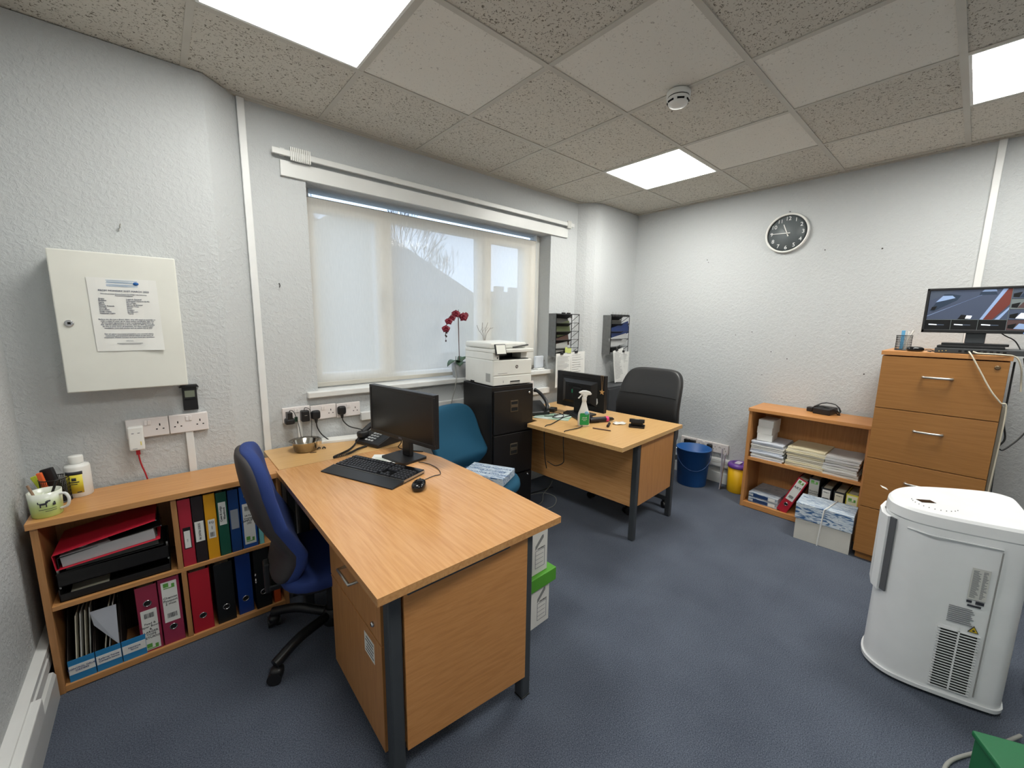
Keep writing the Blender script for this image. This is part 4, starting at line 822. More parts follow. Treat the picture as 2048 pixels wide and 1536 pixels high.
def flower(x, y, z, yaw, s_=1):
    b = B(); b.at((x, y, z), rz=yaw, rx=-8)
    for k_, (a, L_, wd) in enumerate(((90, .034, .014), (18, .036, .021), (162, .036, .021), (-50, .032, .014), (-130, .032, .014))):
        c, sn = math.cos(R(a)), math.sin(R(a)); vs = [(0, -.004, 0)]
        n = 8
        for i in range(1, n):
            u = i / n; r_ = wd * math.sin(math.pi * u ** .8)
            for sd in (-1, 1): vs.append(((u * L_ * c - sd * r_ * sn) * s_, -.004 - .006 * math.sin(u * 3) * s_, (u * L_ * sn + sd * r_ * c) * s_))
        vs.append((L_ * c * s_, -.002, L_ * sn * s_)); m_ = len(vs) - 1
        fs = [(0, 1, 2), (m_, m_ - 1, m_ - 2)] + [(2 * i + 1, 2 * i + 3, 2 * i + 4, 2 * i + 2) for i in range(n - 2)]
        b.add(vs, fs, True)
    b.sup((0, -.012 * s_, -.004 * s_), (.007 * s_, .009 * s_, .008 * s_), 1, 1, nu=10, nv=6)
    o = P('flower', t, b, M_PET); md = o.modifiers.new('solid', 'SOLIDIFY'); md.thickness = .0012
for f_ in ((.026, -.014, .462, -15, 1.15), (.052, -.012, .478, 5, .75), (-.040, -.016, .484, -35, 1.0), (-.072, -.018, .452, -45, .8), (-.104, -.018, .428, -40, .9), (-.130, -.018, .372, -35, .95)): flower(*f_)
b = B()
for x, z in ((-.120, .345), (-.130, .325), (-.123, .318), (-.128, .285)): b.sup((x, -.012, z), (.006, .006, .008), 1, 1, nu=10, nv=6)
b.tube([(-.13, -.012, .33), (-.128, -.012, .285)], .0012, 5); P('flower_bud', t, b, mat('dark buds', (60, 40, 40), .6))
t = T('router', 'small white router standing on the sill behind the printer', 'router', (1.85, .065, 1.034), 8)
P('body', t, B().box(-.062, .062, -.012, .014, .014, .125), mat('translucent white plastic', (206, 212, 220), .35), .010)
P('foot', t, B().box(-.05, .05, -.03, .03, 0, .014), M_WHITE, .005)
P('cable', t, B().tube(spline([(.06, .0, .09), (.085, -.01, .07), (.075, -.02, .03), (.11, -.03, .012), (.14, -.05, .02)]), .003, 6), M_CABLEG)
t = T('dried_twig', 'sprig of bare branching twigs sticking up behind the printer', 'twigs', (1.245, .10, 1.034))
random.seed(12); b = B()
for q in range(4):
    a = -.5 + q * .28; pts = [(0, 0, .0), (.02 * a, 0, .28), (.12 * a, .0, .36), (.2 * a + .02, 0, .38 + .10 * random.random() ** 2)]; b.tube(spline(pts, 4), .0016, 5)
    b.tube([(.10 * a, 0, .35), (.10 * a + .03, 0, .385)], .0011, 4)
P('stems', t, b, mat('grey brown twigs', (128, 118, 108), .8)); P('vase', t, B().lathe([(.02, 0), (.026, .03), (.02, .09), (.016, .10), (.001, .09)], 20), M_WHITE)
O('power_cable', 'white cable hanging from the sill beside the black filing cabinet', 'cable', B().tube(spline([(.03, 0, 1.20), (.02, -.01, 1.10), (.0, -.05, 1.03), (-.02, -.055, .95), (-.05, -.04, .80), (-.05, -.03, .6), (-.03, -.02, .3), (0, -.02, .01)]), .0035, 7), M_CABLEG, (.885, .03, 0))

# ---------------------------------------------------------------- far desk and what lies on it
t = T('desk', 'pale beech desk with dark steel legs at the far end, carrying the spray bottle', 'desk', (1.25, -1.262, 0), 3.2)
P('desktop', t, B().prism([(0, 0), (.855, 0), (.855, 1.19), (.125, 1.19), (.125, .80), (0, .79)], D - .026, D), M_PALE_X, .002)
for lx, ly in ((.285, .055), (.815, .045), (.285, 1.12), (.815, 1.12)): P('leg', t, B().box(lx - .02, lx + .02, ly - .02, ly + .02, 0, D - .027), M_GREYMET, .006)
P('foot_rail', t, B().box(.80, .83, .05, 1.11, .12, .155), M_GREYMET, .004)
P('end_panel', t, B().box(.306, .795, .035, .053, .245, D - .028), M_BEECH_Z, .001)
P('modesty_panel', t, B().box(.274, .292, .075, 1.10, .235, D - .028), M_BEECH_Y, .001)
t, zb = monitor('monitor', 'black monitor seen from behind on the far desk, with stickers on its back', (1.755, -.515, D), 90, .49, .29, .776, (.22, .17))
M_STK = mat('sticker white', (224, 226, 226), .5); M_STKB = mat('sticker pale blue', (120, 176, 206), .5)
# the back of the case faces local +y
b = B(); b.at((-.165, .0125, zb + .085)); b.slab([(-.022, -.01), (-.012, -.026), (.004, -.022), (.016, -.03), (.024, -.012), (.018, .004), (.022, .02), (.004, .028), (-.016, .022)], 0, .001); P('sticker', t, b, M_STK)
P('sticker', t, B().box(-.172, -.148, .0135, .0145, zb + .085, zb + .108), M_STKB)
P('sticker', t, B().box(.02, .062, .0372, .0382, zb + .125, zb + .155), mat('sticker green', (24, 120, 84), .5))
P('sticker', t, B().box(.105, .128, .0345, .0355, zb + .075, zb + .112), mat('sticker grey green', (110, 134, 128), .5))
P('vent_slot', t, B().box(-.15, .19, .0122, .0130, zb + .255, zb + .259).box(-.03, .10, .0372, .0380, zb + .185, zb + .191), M_HOLE)
O('wooden_star', 'little wooden star hanging on a string over the far monitor corner', 'ornament', B().slab([(.023 * (1 if i % 2 == 0 else .42) * math.cos(R(90 + 36 * i)), .023 * (1 if i % 2 == 0 else .42) * math.sin(R(90 + 36 * i))) for i in range(10)], -.002, .002).tube([(-.002, 0, .018), (-.014, .0, .125)], .0008, 4).tube([(.002, 0, .018), (.006, .0, .125)], .0008, 4).tube([(-.014, 0, .125), (.006, 0, .125)], .0008, 4), mat('raw wood', (206, 160, 100), .7), (1.733, -.742, .944), -88)
b = B(); b.lathe([(.001, 0), (.031, 0), (.036, .004), (.037, .07), (.034, .095), (.022, .135), (.016, .160), (.013, .175), (.013, .19)], 36, cap=False, ell=(1, .62))
t = T('spray_bottle', 'white trigger spray bottle with a green label on the far desk', 'spray bottle', (1.482, -.775, D), -38); t.scale = (1.16, 1.16, 1.03)
P('bottle', t, b, M_WHITE)
P('collar', t, B().lathe([(.013, .182), (.0145, .184), (.0145, .205), (.012, .208)], 24), M_WHITE)
P('spray_head', t, B().slab([(-.036, .236), (-.034, .244), (-.012, .254), (.012, .254), (.034, .246), (.044, .232), (.040, .224), (.018, .222), (.013, .206), (-.011, .206), (-.012, .228), (-.022, .232)], -.011, .011), M_WHITE, .004)
P('trigger', t, B().tube(spline([(-.016, 0, .228), (-.026, 0, .212), (-.038, 0, .198)]), .0042, 8), M_WHITE)
l = P('label', t, B().at().slab([(x, z) for x, z in rrect(-.029, .029, .014, .098, .007)], -.0245, -.0235), mat('green label', (16, 142, 68), .5))
P('label_badge', l, B().at((.012, -.0247, .098), rx=90).lathe([(.001, 0), (.013, 0), (.013, .001), (.001, .001)], 20), M_STKB)
text(l, 'printed_text', 'clinell', .013, (0, -.0249, .066), FRONT, M_PAPER); text(l, 'printed_text', 'Disinfectant\nSpray', .007, (0, -.0249, .050), FRONT, M_PAPER)
t = T('hole_punch', 'black two-hole punch on the far desk', 'hole punch', (1.770, -1.035, D), -62)
P('base', t, B().prism(rrect(-.055, .055, -.040, .040, .010), 0, .013), M_BLACK, .002)
P('hinge', t, B().box(-.042, .042, -.012, .026, .013, .034), M_BLACKM, .003)
P('handle', t, B().at((0, 0, .034), rx=-8).prism(rrect(-.052, .052, -.040, .036, .010), 0, .022), M_BLACK, .004)
P('top_mark', t, B().at((0, 0, .034), rx=-8).box(-.014, .014, -.008, .008, .0222, .0232), mat('cream mark', (206, 196, 176), .5))
t = T('keyboard', 'black keyboard under the far monitor', 'keyboard', (1.60, -.735, D), 62)
P('case', t, B().box(-.02, .34, -.075, .065, 0, .018), M_BLACK, .004)
b = B()
for r_ in range(5):
    for q in range(16): b.box(-.012 + q * .0215, .007 + q * .0215, -.065 + r_ * .025, -.044 + r_ * .025, .018, .023)
P('keys', t, b, mat('black keycaps', (34, 35, 40), .42))
t = T('umbrella', 'short folded black umbrella with a pink band on the far desk', 'umbrella', (1.585, -.755, D), -19)
P('canopy', t, B().at((0, 0, .022)).tube([(0, 0, 0), (.03, 0, .002), (.16, 0, .0)], [.014, .021, .019], 12), mat('black nylon cloth', (24, 20, 26), .6))
P('band', t, B().at((0, 0, .022)).tube([(.135, 0, 0), (.158, 0, .0)], .0212, 14), mat('pink strap', (214, 62, 122), .6))
P('handle', t, B().at((0, 0, .022)).tube([(.16, 0, 0), (.20, 0, -.004), (.215, 0, -.008)], [.016, .012, .004], 10), M_BLACKG)
O('marker_pen', 'thick black marker pen lying on the far desk beside the umbrella', 'marker', B().cyl((-.045, 0, .010), (.045, 0, .010), .0095, n=12).cyl((.045, 0, .010), (.055, 0, .010), .006, n=12), M_BLACK, (1.625, -.893, D), 28)
O('pen', 'thin pen lying near the edge of the far desk', 'pen', B().cyl((-.07, 0, .004), (.06, 0, .004), .0038, n=8).k and None or B().cyl((-.068, 0, .0045), (.062, 0, .0045), .004, n=8), mat('brown clear pen', (84, 60, 50), .3), (1.497, -.93, D), -72)
O('paper_bag', 'crumpled clear plastic wrapper on the far desk', 'wrapper', B().sup((0, 0, .006), (.055, .034, .006), .8, .9, lambda x, y, z: (x, y, z + .004 * math.sin(x * 90) * math.cos(y * 120))), mat('cloudy plastic', (214, 212, 206), .25), (1.745, -.905, D), -20)
t = T('desk_phone', 'black desk phone on the far desk, half hidden by the filing cabinet', 'telephone', (1.50, -.27, D), -20)
P('body', t, B().add([(-.10, -.09, 0), (.08, -.09, 0), (.08, .10, 0), (-.10, .10, 0), (-.10, -.09, .03), (.08, -.09, .03), (.08, .10, .09), (-.10, .10, .09)], [(3, 2, 1, 0), (4, 5, 6, 7), (0, 1, 5, 4), (1, 2, 6, 5), (2, 3, 7, 6), (3, 0, 4, 7)]), M_BLACK, .006)
P('handset', t, B().tube(spline([(.05, -.10, .05), (.06, -.06, .10), (.055, .0, .14), (.04, .06, .17), (.02, .09, .18)]), [.016, .018, .014, .014, .014, .014, .014, .014, .014, .014, .014, .014, .014, .014, .014, .014, .014, .014, .014, .014, .014, .014, .018, .018, .018], 10), M_BLACK)
P('cradle_card', t, B().at((.074, -.03, .085), rz=10, rx=38).box(-.004, .004, -.045, .045, 0, .020), M_PAPER)
O('magazine', 'pale green and white magazine lying under cables on the far desk', 'magazine', B().box(-.10, .10, -.14, .14, 0, .004), ramp_mat('pale green cover', [(0.4, (136, 170, 146)), (0.6, (206, 214, 210))], (1, 1, 1), 9, 3, .4), (1.52, -.44, D), 30)
for q, (pts, r_, lb) in enumerate((
    ([(1.70, -.52, .732), (1.58, -.52, .732), (1.45, -.56, .731), (1.32, -.61, .731), (1.243, -.62, .726), (1.238, -.62, .64), (1.24, -.63, .5), (1.245, -.645, .42)], .0035, 'black cable running off the far desk edge beside the filing cabinet'),
    ([(1.72, -.60, .733), (1.58, -.72, .731), (1.42, -.80, .731), (1.29, -.80, .731), (1.246, -.80, .725), (1.240, -.80, .66), (1.250, -.80, .55), (1.256, -.79, .50), (1.245, -.73, .465), (1.235, -.66, .48)], .0032, 'black cable looping down over the far desk front'),
    ([(1.46, -.40, .732), (1.52, -.46, .736), (1.56, -.42, .732), (1.64, -.45, .732), (1.70, -.48, .732)], .003, 'tangled black cable in front of the far monitor'),
    ([(1.55, -.36, .732), (1.62, -.40, .734), (1.60, -.48, .732), (1.52, -.52, .732), (1.48, -.47, .732), (1.60, -.44, .737)], .003, 'looped black cable beside the far desk phone'))):
    O('cable', lb, 'cable', B().tube(spline(pts), r_, 6), M_CABLE)
O('power_strip', 'white plastic cable box on the far desk under the socket', 'box', B().box(-.05, .06, -.022, .022, 0, .034), M_TRUNK, (1.96, -.22, D), -12, bv=.006)
O('adapter', 'black power brick among the cables by the far monitor', 'adapter', B().box(-.045, .045, -.03, .03, 0, .030), M_BLACK, (1.66, -.30, D), 25, bv=.006)
for q, (pts, m_, lb) in enumerate((
    ([(1.36, -.50, .004), (1.50, -.50, .005), (1.62, -.40, .005), (1.60, -.27, .005), (1.42, -.22, .005)], M_CABLEG, 'grey cable curling on the carpet under the far desk'),
    ([(1.34, -.42, .004), (1.46, -.40, .010), (1.58, -.30, .010), (1.74, -.22, .010), (1.86, -.14, .005)], M_CABLEG, 'thin grey cable stretched over the carpet under the far desk'),
    ([(1.37, -.24, .30), (1.40, -.24, .16), (1.46, -.24, .04), (1.56, -.22, .006), (1.76, -.24, .006)], M_CABLE, 'black cable dropping behind the filing cabinet to the carpet'))):
    O('cable', lb, 'cable', B().tube(spline(pts), .0035, 6), m_)
# black executive chair
t = T('executive_chair', 'black leather-look high-back chair behind the far desk', 'office chair', (2.10, -.79, 0), -88)
M_LTH = mat('black leatherette', (30, 30, 31), .42, bump=.08, bscale=200)
star_base(t, .31, mat('black nylon', (22, 23, 25), .38), .46, 12)
P('seat', t, B().sup((0, .0, .46), (.25, .24, .05), .45, .5), M_LTH)
hz = .32
bend = lambda x, y, z: (x * (1 - .05 * (z / hz) - .06 * (z / hz) ** 2), y - .5 * x * x + .05 * z / hz - .035 * math.cos(z / hz * 3), z)
bk = P('backrest', t, B().sup((0, .29, .765), (.285, .045, hz), .35, .42, bend, 36, 26), M_LTH)
for zz in (.10, -.12):
    pts = []
    for i in range(13):
        x = -.265 + .53 * i / 12; p_ = bend(x, -.044, zz - (.03 if zz < 0 else 0) * (1 - (x / .265) ** 2)); pts.append((p_[0], .29 + p_[1] - .001, .765 + p_[2]))
    P('seam', t, B().tube(pts, .003, 5), M_HOLE)
P('back_frame', t, B().box(-.035, .035, .30, .33, .38, .62), M_BLACK, .008)
P('mechanism', t, B().box(-.09, .09, -.10, .30, .36, .41), M_BLACK, .008)
# charcoal cabinet behind it
t = T('cupboard', 'charcoal metal cupboard in the far corner under the hanging papers', 'cupboard', (2.38, -.335, 0))
P('body', t, B().box(0, .62, 0, .20, 0, .865), mat('charcoal painted metal', (62, 64, 68), .5), .003)
P('door', t, B().box(.004, .308, -.014, 0, .03, .845).box(.312, .616, -.014, 0, .03, .845), mat('charcoal painted metal', (62, 64, 68), .5), .002)

# wall racks and clipped papers
M_MESH = mat('silver painted mesh', (112, 114, 114), .5, .3, vary=.12, vscale=30); M_WIRE = mat('dark wire', (56, 56, 58), .5, .3)
def rack(label, x0, x1, y1, dep, z0, z1, levels):
    t = T('wall_file_rack', label, 'file rack', (x0, y1, z0), 0, 'wire file racks on the wall'); w_ = x1 - x0; hh = z1 - z0
    P('side_panel', t, B().box(0, .003, -dep, 0, 0, hh), M_MESH)
    P('frame', t, B().box(w_ - .004, w_, -dep, -dep + .004, 0, hh).box(w_ - .004, w_, -.004, 0, 0, hh).box(0, w_, -.004, 0, hh - .03, hh).box(0, .004, -dep, -dep + .004, 0, hh).box(0, w_, -dep, -dep + .004, hh - .004, hh), M_WIRE)
    for q in range(levels):
        zq = hh * (q + .35) / levels
        P('pocket', t, B().tube([(0, -dep, zq + .045), (w_, -dep, zq + .045)], .0028, 6).tube([(w_ - .003, -.002, zq - .02), (w_ - .003, -dep, zq + .045)], .0024, 6).tube([(w_ * .66, -.002, zq - .02), (w_ * .66, -dep, zq + .045)], .002, 5).add([(0, -.004, zq - .02), (w_ * .66, -.004, zq - .02), (w_ * .66, -dep, zq + .04), (0, -dep, zq + .04)], [(0, 1, 2, 3), (3, 2, 1, 0)]), M_WIRE)
    return t
rack('wire file rack next to the window, green folders and crumpled papers inside', 1.928, 2.250, .028, .095, 1.160, 1.548, 5)
rack('wire file rack in the right corner, blue folder sticking out', 2.548, 2.858, -.122, .100, 1.165, 1.545, 5)
def sheet_slab(name, label, cat, x0, x1, y, z0, z1, m, lean=0, rz=0, group=None, th=.004):
    return O(name, label, cat, B().at((0, 0, 0), ry=lean).slab([(0, 0), (x1 - x0, 0), (x1 - x0, z1 - z0), (0, z1 - z0)], -th, 0), m, (x0, y, z0), rz, group)
sheet_slab('folder', 'olive green folder tilted in the middle of the left wall rack', 'folder', 1.99, 2.18, -.02, 1.33, 1.45, mat('olive card', (96, 104, 70), .7), -12)
sheet_slab('folder', 'grey folder at the top of the left wall rack', 'folder', 1.94, 2.14, -.015, 1.43, 1.51, mat('grey card', (92, 92, 88), .7), 3)
sheet_slab('folder', 'brown paper folder at the bottom of the left wall rack', 'folder', 1.95, 2.16, -.03, 1.21, 1.31, mat('brown card', (84, 60, 50), .7), -14)
sheet_slab('folder', 'crumpled white papers low in the left wall rack', 'papers', 1.945, 2.12, -.045, 1.19, 1.27, mat('grey paper', (160, 160, 156), .8), -8)
sheet_slab('folder', 'dark blue folder sticking out of the right wall rack', 'folder', 2.60, 2.905, -.19, 1.30, 1.42, mat('navy card', (30, 52, 104), .6), -14, th=.01)
sheet_slab('folder', 'pale folder just under the blue one in the right wall rack', 'folder', 2.56, 2.85, -.205, 1.22, 1.32, mat('pale card', (176, 178, 178), .7), -10)
sheet_slab('folder', 'grey folder at the top of the right wall rack', 'folder', 2.56, 2.80, -.16, 1.44, 1.51, mat('grey card', (92, 92, 88), .7), 2)
def clip_papers(label, loc, w_, h_, tilt, lines, rz=0, blob=None, curl=0):
    t = T('clipped_papers', label, 'papers', loc, rz)
    P('sheet', t, B().at(ry=tilt).add([(0, 0, 0), (w_, 0, 0), (w_, -.004, -h_), (0, -.004 - curl, -h_), (0, .003, 0), (w_, .003, 0), (w_, -.001, -h_), (0, -.001 - curl, -h_)], [(0, 3, 2, 1), (4, 5, 6, 7), (0, 1, 5, 4), (1, 2, 6, 5), (2, 3, 7, 6), (3, 0, 4, 7)]), M_PAPER)
    b = B().at(ry=tilt); random.seed(lines)
    for q in range(lines):
        z = -.03 - q * (h_ - .05) / lines; b.box(.012, .012 + (w_ - .03) * random.uniform(.45, 1), -.0055 - curl * .5, -.0045 - curl * .5 * 0, z, z + .0022)
    if blob: b.box(w_ * .2, w_ * .55, -.0058, -.0045, -blob, -blob + .010)
    P('printed_text', t, b, M_FAINT)
    for x in (w_ * .35,): 
        c = P('binder_clip', t, B().at(ry=tilt).box(x - .018, x + .018, -.008, .006, -.010, .010), M_BLACK); P('clip_wire', c, B().at(ry=tilt).ring((x, -.006, .020), .008, .0012, 'y', 12, 4, 1.4), M_SATIN)
    return t
clip_papers('printed sheets clipped under the left wall rack, nearest the window', (1.935, -.072, 1.185), .205, .315, 1, 20)
clip_papers('printed sheets clipped under the left wall rack, on the right', (2.140, -.071, 1.190), .205, .30, -1, 11)
clip_papers('printed sheets hanging askew under the right wall rack', (2.585, -.232, 1.195), .17, .325, -9, 18)
clip_papers('printed sheets clipped under the right wall rack, with one dark bar', (2.700, -.228, 1.190), .175, .315, 3, 19, blob=.16)
O('sticky_note', 'lime and white notes on the left wall rack above the clipped papers', 'note', B().box(0, .03, -.003, 0, 0, .05).box(.03, .085, -.003, 0, -.005, .04), mat('lime note', (196, 206, 120), .7), (2.05, -.074, 1.19))
b = B()
for q, (x, lb) in enumerate(((2.03, 'left'), (2.10, 'right'))):
    t = T('binder_clip', 'black binder clip on top of the left wall rack, ' + lb + ' one', 'clip', (x, -.06, 1.548)); P('clip', t, B().box(-.018, .018, -.010, .010, -.012, .010), M_BLACK, .002); P('wire', t, B().ring((0, 0, .022), .008, .0014, 'y', 12, 4, 1.5), M_SATIN)
for q in range(6):
    t = T('binder_clip', 'black binder clip in the row on top of the right wall rack', 'clip', (2.57 + q * .052, -.215, 1.545), 0, 'binder clips on the right wall rack'); P('clip', t, B().box(-.018, .018, -.010, .010, -.012, .008), M_BLACK, .002); P('wire', t, B().ring((0, 0, .020), .008, .0014, 'y', 12, 4, 1.5), M_SATIN)

# ---------------------------------------------------------------- bins
t = T('bucket', 'blue plastic bucket used as a bin by the right wall', 'bucket', (2.852, -.985, 0), -60)
M_BL = mat('blue bucket plastic', (24, 84, 150), .45)
P('tub', t, B().lathe([(.001, .0), (.120, 0), (.124, .006), (.145, .335), (.152, .337), (.152, .345), (.142, .345), (.118, .010), (.001, .008)], 44, cap=False), M_BL)
P('handle', t, B().tube(spline([(.148 * math.cos(R(a)), -.150 * abs(math.sin(R(a))) - .004 if False else -(.148 * math.sin(R(a)) + .006), .32 - .155 * math.sin(R(a))) for a in range(0, 181, 20)]), .003, 6), mat('blue wire handle', (20, 62, 116), .4))
t = T('sharps_bin', 'small yellow sharps tub with a purple lid beside the bookcase', 'bin', (2.985, -1.335, 0))
P('tub', t, B().lathe([(.001, 0), (.078, 0), (.080, .004), (.084, .235), (.001, .235)], 36, cap=False), mat('yellow plastic', (238, 186, 22), .4))
P('lid', t, B().lathe([(.086, .222), (.090, .226), (.090, .245), (.080, .258), (.055, .262), (.055, .256), (.001, .254)], 36, cap=False), mat('purple plastic', (112, 70, 160), .35))
P('lid_flap', t, B().at((-.005, 0, .262)).prism(rrect(-.05, .03, -.022, .022, .01), 0, .006), mat('clear plastic flap', (206, 200, 214), .3))
t = T('bag_of_syringes', 'clear plastic wrappers stuffed upright beside the sharps tub', 'wrapper', (2.93, -1.215, 0), 10)
for q, (x, rx_, ry_, h_) in enumerate(((0, 4, -8, .34), (.02, -3, 4, .36), (-.02, 2, 10, .33))): P('wrapper', t, B().at((x, 0, 0), rx=rx_, ry=ry_).box(-.022, .022, -.003, .003, .0, h_), mat('cloudy lilac film', (190, 184, 194), .3))

# ---------------------------------------------------------------- right bookcase
RX, RY = 2.70, -1.462
t = T('bookcase', 'low beech bookcase against the right wall, full of paper', 'bookcase', (RX, RY, 0), -90)
BW, BD = .745, .33
P('top_board', t, B().box(-.004, BW, -.010, BD, .795, .820), M_BEECH_X, .0015)
P('side_panel', t, B().box(0, .022, 0, BD - .01, 0, .795), M_BEECH_Z, .001); P('side_panel', t, B().box(BW - .022, BW, 0, BD - .01, 0, .795), M_BEECH_Z, .001)
P('shelf', t, B().box(.022, BW - .022, .004, BD - .012, .398, .422), M_BEECH_X, .001)
P('bottom_board', t, B().box(.022, BW - .022, .0, BD - .012, .004, .045), M_BEECH_X, .001)
P('back_panel', t, B().box(.022, BW - .022, BD - .012, BD - .004, 0, .795), M_BEECH_Z)
def rl(x, d_, z): return (RX + d_, RY - x, z)     # bookcase front coordinates to the room
FOLD = {}
def folder(i, wd, dp, hh, m, loc, rz, label, group, sag):
    b = B(); n = 6; vs = []
    for z in (0, 1):
        for j in range(2):
            for k_ in range(n + 1):
                u = k_ / n; vs.append((-wd / 2 + wd * u, (-dp / 2, dp / 2)[j], z * hh + sag * math.sin(math.pi * u) + .0015 * math.sin(9 * u + i)))
    m_ = n + 1; idx = lambda z, j, k_: z * 2 * m_ + j * m_ + k_
    fs = []
    for k_ in range(n):
        fs += [(idx(0, 0, k_), idx(0, 1, k_), idx(0, 1, k_ + 1), idx(0, 0, k_ + 1)), (idx(1, 0, k_), idx(1, 0, k_ + 1), idx(1, 1, k_ + 1), idx(1, 1, k_)),
               (idx(0, 0, k_), idx(0, 0, k_ + 1), idx(1, 0, k_ + 1), idx(1, 0, k_)), (idx(0, 1, k_ + 1), idx(0, 1, k_), idx(1, 1, k_), idx(1, 1, k_ + 1))]
    for k_ in (0, n): fs.append((idx(0, 0, k_), idx(1, 0, k_), idx(1, 1, k_), idx(0, 1, k_)))
    b.add(vs, fs); return O('document_folder', label, 'document folder', b, m, loc, rz, group)
random.seed(21)
for pile, (xc, wd, m_a, m_b, n, z1, nm) in enumerate(((.145, .225, M_PAPER, mat('bluish white paper', (206, 212, 222), .8), 10, .560, 'left'), (.395, .235, M_PAPER2, mat('buff folder paper', (226, 216, 182), .85), 11, .570, 'middle'), (.605, .20, M_PAPER, mat('greyish white paper', (204, 204, 204), .8), 8, .562, 'right'))):
    z = .422; hh = (z1 - .422) / n
    for q in range(n):
        folder(q, wd + random.uniform(-.012, .006), .27 + random.uniform(-.012, .008), hh * .78, random.choice((m_a, m_b)), rl(xc + random.uniform(-.005, .005), .155 + random.uniform(-.006, .006), z), -90 + random.uniform(-1.6, 1.6),
               'paper folder in the %s pile on the right bookcase shelf' % nm, 'folders in the %s pile' % nm, .0008)
        z += hh
z = .561
for q in range(3):
    O('card_pack', 'block of white cards stacked on the left paper pile, %s one' % ('bottom', 'middle', 'top')[q], 'card block', B().box(-.052, .052, -.09, .09, 0, .056), M_PAPER, rl(.105 + .003 * q, .14, z), -90 + (4, -1, 0)[q], 'blocks of white cards', bv=.001); z += .0565
for q in range(2):
    t = T('paper_ream', 'wrapped ream of paper low in the right bookcase, %s one' % ('bottom', 'top')[q], 'paper ream', rl(.155 + .004 * q, .17, .045 + .043 * q), -90 - 2 * q, 'reams low in the bookcase')
    P('wrapper', t, B().box(-.105, .105, -.145, .145, 0, .042), ramp_mat('grey blue paper wrapper', [(0.38, (86, 112, 142)), (0.46, (172, 180, 188)), (0.7, (196, 200, 204))], (3, 30, 12), 5, 5, .4, distort=1.2), .004)
    P('label', t, B().box(-.07, .035, -.1458, -.145, .008, .034), mat('navy wrapper label', (28, 58, 104), .5)); P('barcode_label', t, B().box(.040, .085, -.1458, -.145, .010, .032), M_PAPER)
lever_file('lever_arch_file', 'red lever arch file leaning to the right in the right bookcase', (176, 30, 50), .068, .315, .25, rl(.285, .02, .047), -90, ring=.075, lab=(.115, .305, .050), barcode=.145, logo=.285, lines=[('ART', 0, .235, .026, False)], tilt=22)
lever_file('lever_arch_file', 'dark file with a tall grey label and black bar in the right bookcase', (20, 22, 24), .066, .325, .25, rl(.470, .02, .045), -90, lab=(.05, .315, .058), logo=.296, barcode=.09, lines=[('Monthly\nsummary', 0, .22, .016, False), ('———', 0, .165, .04, False)], label_mat=mat('grey label', (176, 176, 170), .8))
lever_file('document_box', 'black file box with a white label, third from the right in the right bookcase', (18, 18, 20), .062, .275, .25, rl(.545, .02, .045), -90, lab=(.04, .262, .046), lines=[('Allegro', 0, .245, .012, False), ('▬', 0, .20, .04, False), ('notes', 0, .13, .012, False)], group='black file boxes')
lever_file('document_box', 'black file box with a buff label, second from the right in the right bookcase', (18, 18, 20), .066, .270, .25, rl(.618, .02, .045), -90, lab=(.04, .258, .048), lines=[('Allegro', 0, .242, .012, False), ('old\nforms', 0, .17, .014, False)], label_mat=M_PAPER2, group='black file boxes')
lever_file('document_box', 'yellow and white file box at the right end of the right bookcase', (214, 204, 64), .068, .275, .25, rl(.689, .02, .045), -90, lab=(.03, .265, .056), logo=.235, lines=[('CPR\nRECORDS', 0, .17, .014, False)], label_mat=mat('cream label', (228, 226, 200), .8))
t = T('power_adapter', 'black power brick with coiled cable on top of the right bookcase', 'adapter', (2.925, -1.90, .82), -98)
P('brick', t, B().box(-.055, .055, -.075, .075, 0, .048), M_BLACK, .008)
cb = []
for i in range(60): a = i * .36; cb.append((.085 * math.cos(a) + .004 * math.sin(i), .02 + .058 * math.sin(a) * .9, .052 + .020 * math.sin(a * .5 + .6) - .045 * abs(math.cos(a)) ** 3))
P('cable', t, B().tube(cb, .0035, 6), M_CABLE)
P('plug', t, B().box(-.115, -.075, -.02, .025, .0, .034), M_BLACK, .006)
# box in front of the bookcase
t = T('lidded_box', 'white box tied with string, its lid covered in blue patterned paper', 'box', (2.44, -1.905, 0), -87)
P('body', t, B().box(0, .300, 0, .20, 0, .24), mat('white card box', (206, 204, 196), .8), .002)
P('lid', t, B().box(-.006, .304, -.006, .206, .150, .265), M_WRAP, .003)
P('string', t, B().tube([(.135, -.009, .0), (.142, -.010, .14), (.150, -.010, .262), (.158, -.008, .268), (.175, .10, .268), (.19, .208, .268), (.19, .209, .0)], .0045, 6), M_WHITE)

# ---------------------------------------------------------------- wooden filing cabinet and camera monitor
t = T('filing_cabinet', 'tall beech four drawer filing cabinet by the right wall', 'filing cabinet', (2.47, -2.222, 0), -90)
FW, FD = .486, .59
P('carcass', t, B().box(0, FW, .0, FD, .045, 1.30).box(.01, FW - .01, .012, FD, 0, .045), M_OAK, .001)
P('top_board', t, B().box(-.006, FW + .006, -.022, FD + .004, 1.305, 1.33), M_BEECH_X, .002)
for q, (z0, z1) in enumerate(((.989, 1.298), (.673, .985), (.357, .669), (.050, .353))):
    d_ = P('drawer', t, B().box(.001, FW - .001, -.020, -.002, z0, z1), M_OAK, .0015)
    zc = z0 + (z1 - z0) * .655; xh = .185
    P('handle', d_, B().tube(spline([(xh, -.020, zc), (xh + .004, -.042, zc), (xh + .055, -.048, zc), (xh + .108, -.042, zc), (xh + .112, -.020, zc)], 4), .0065, 8), M_SATIN)
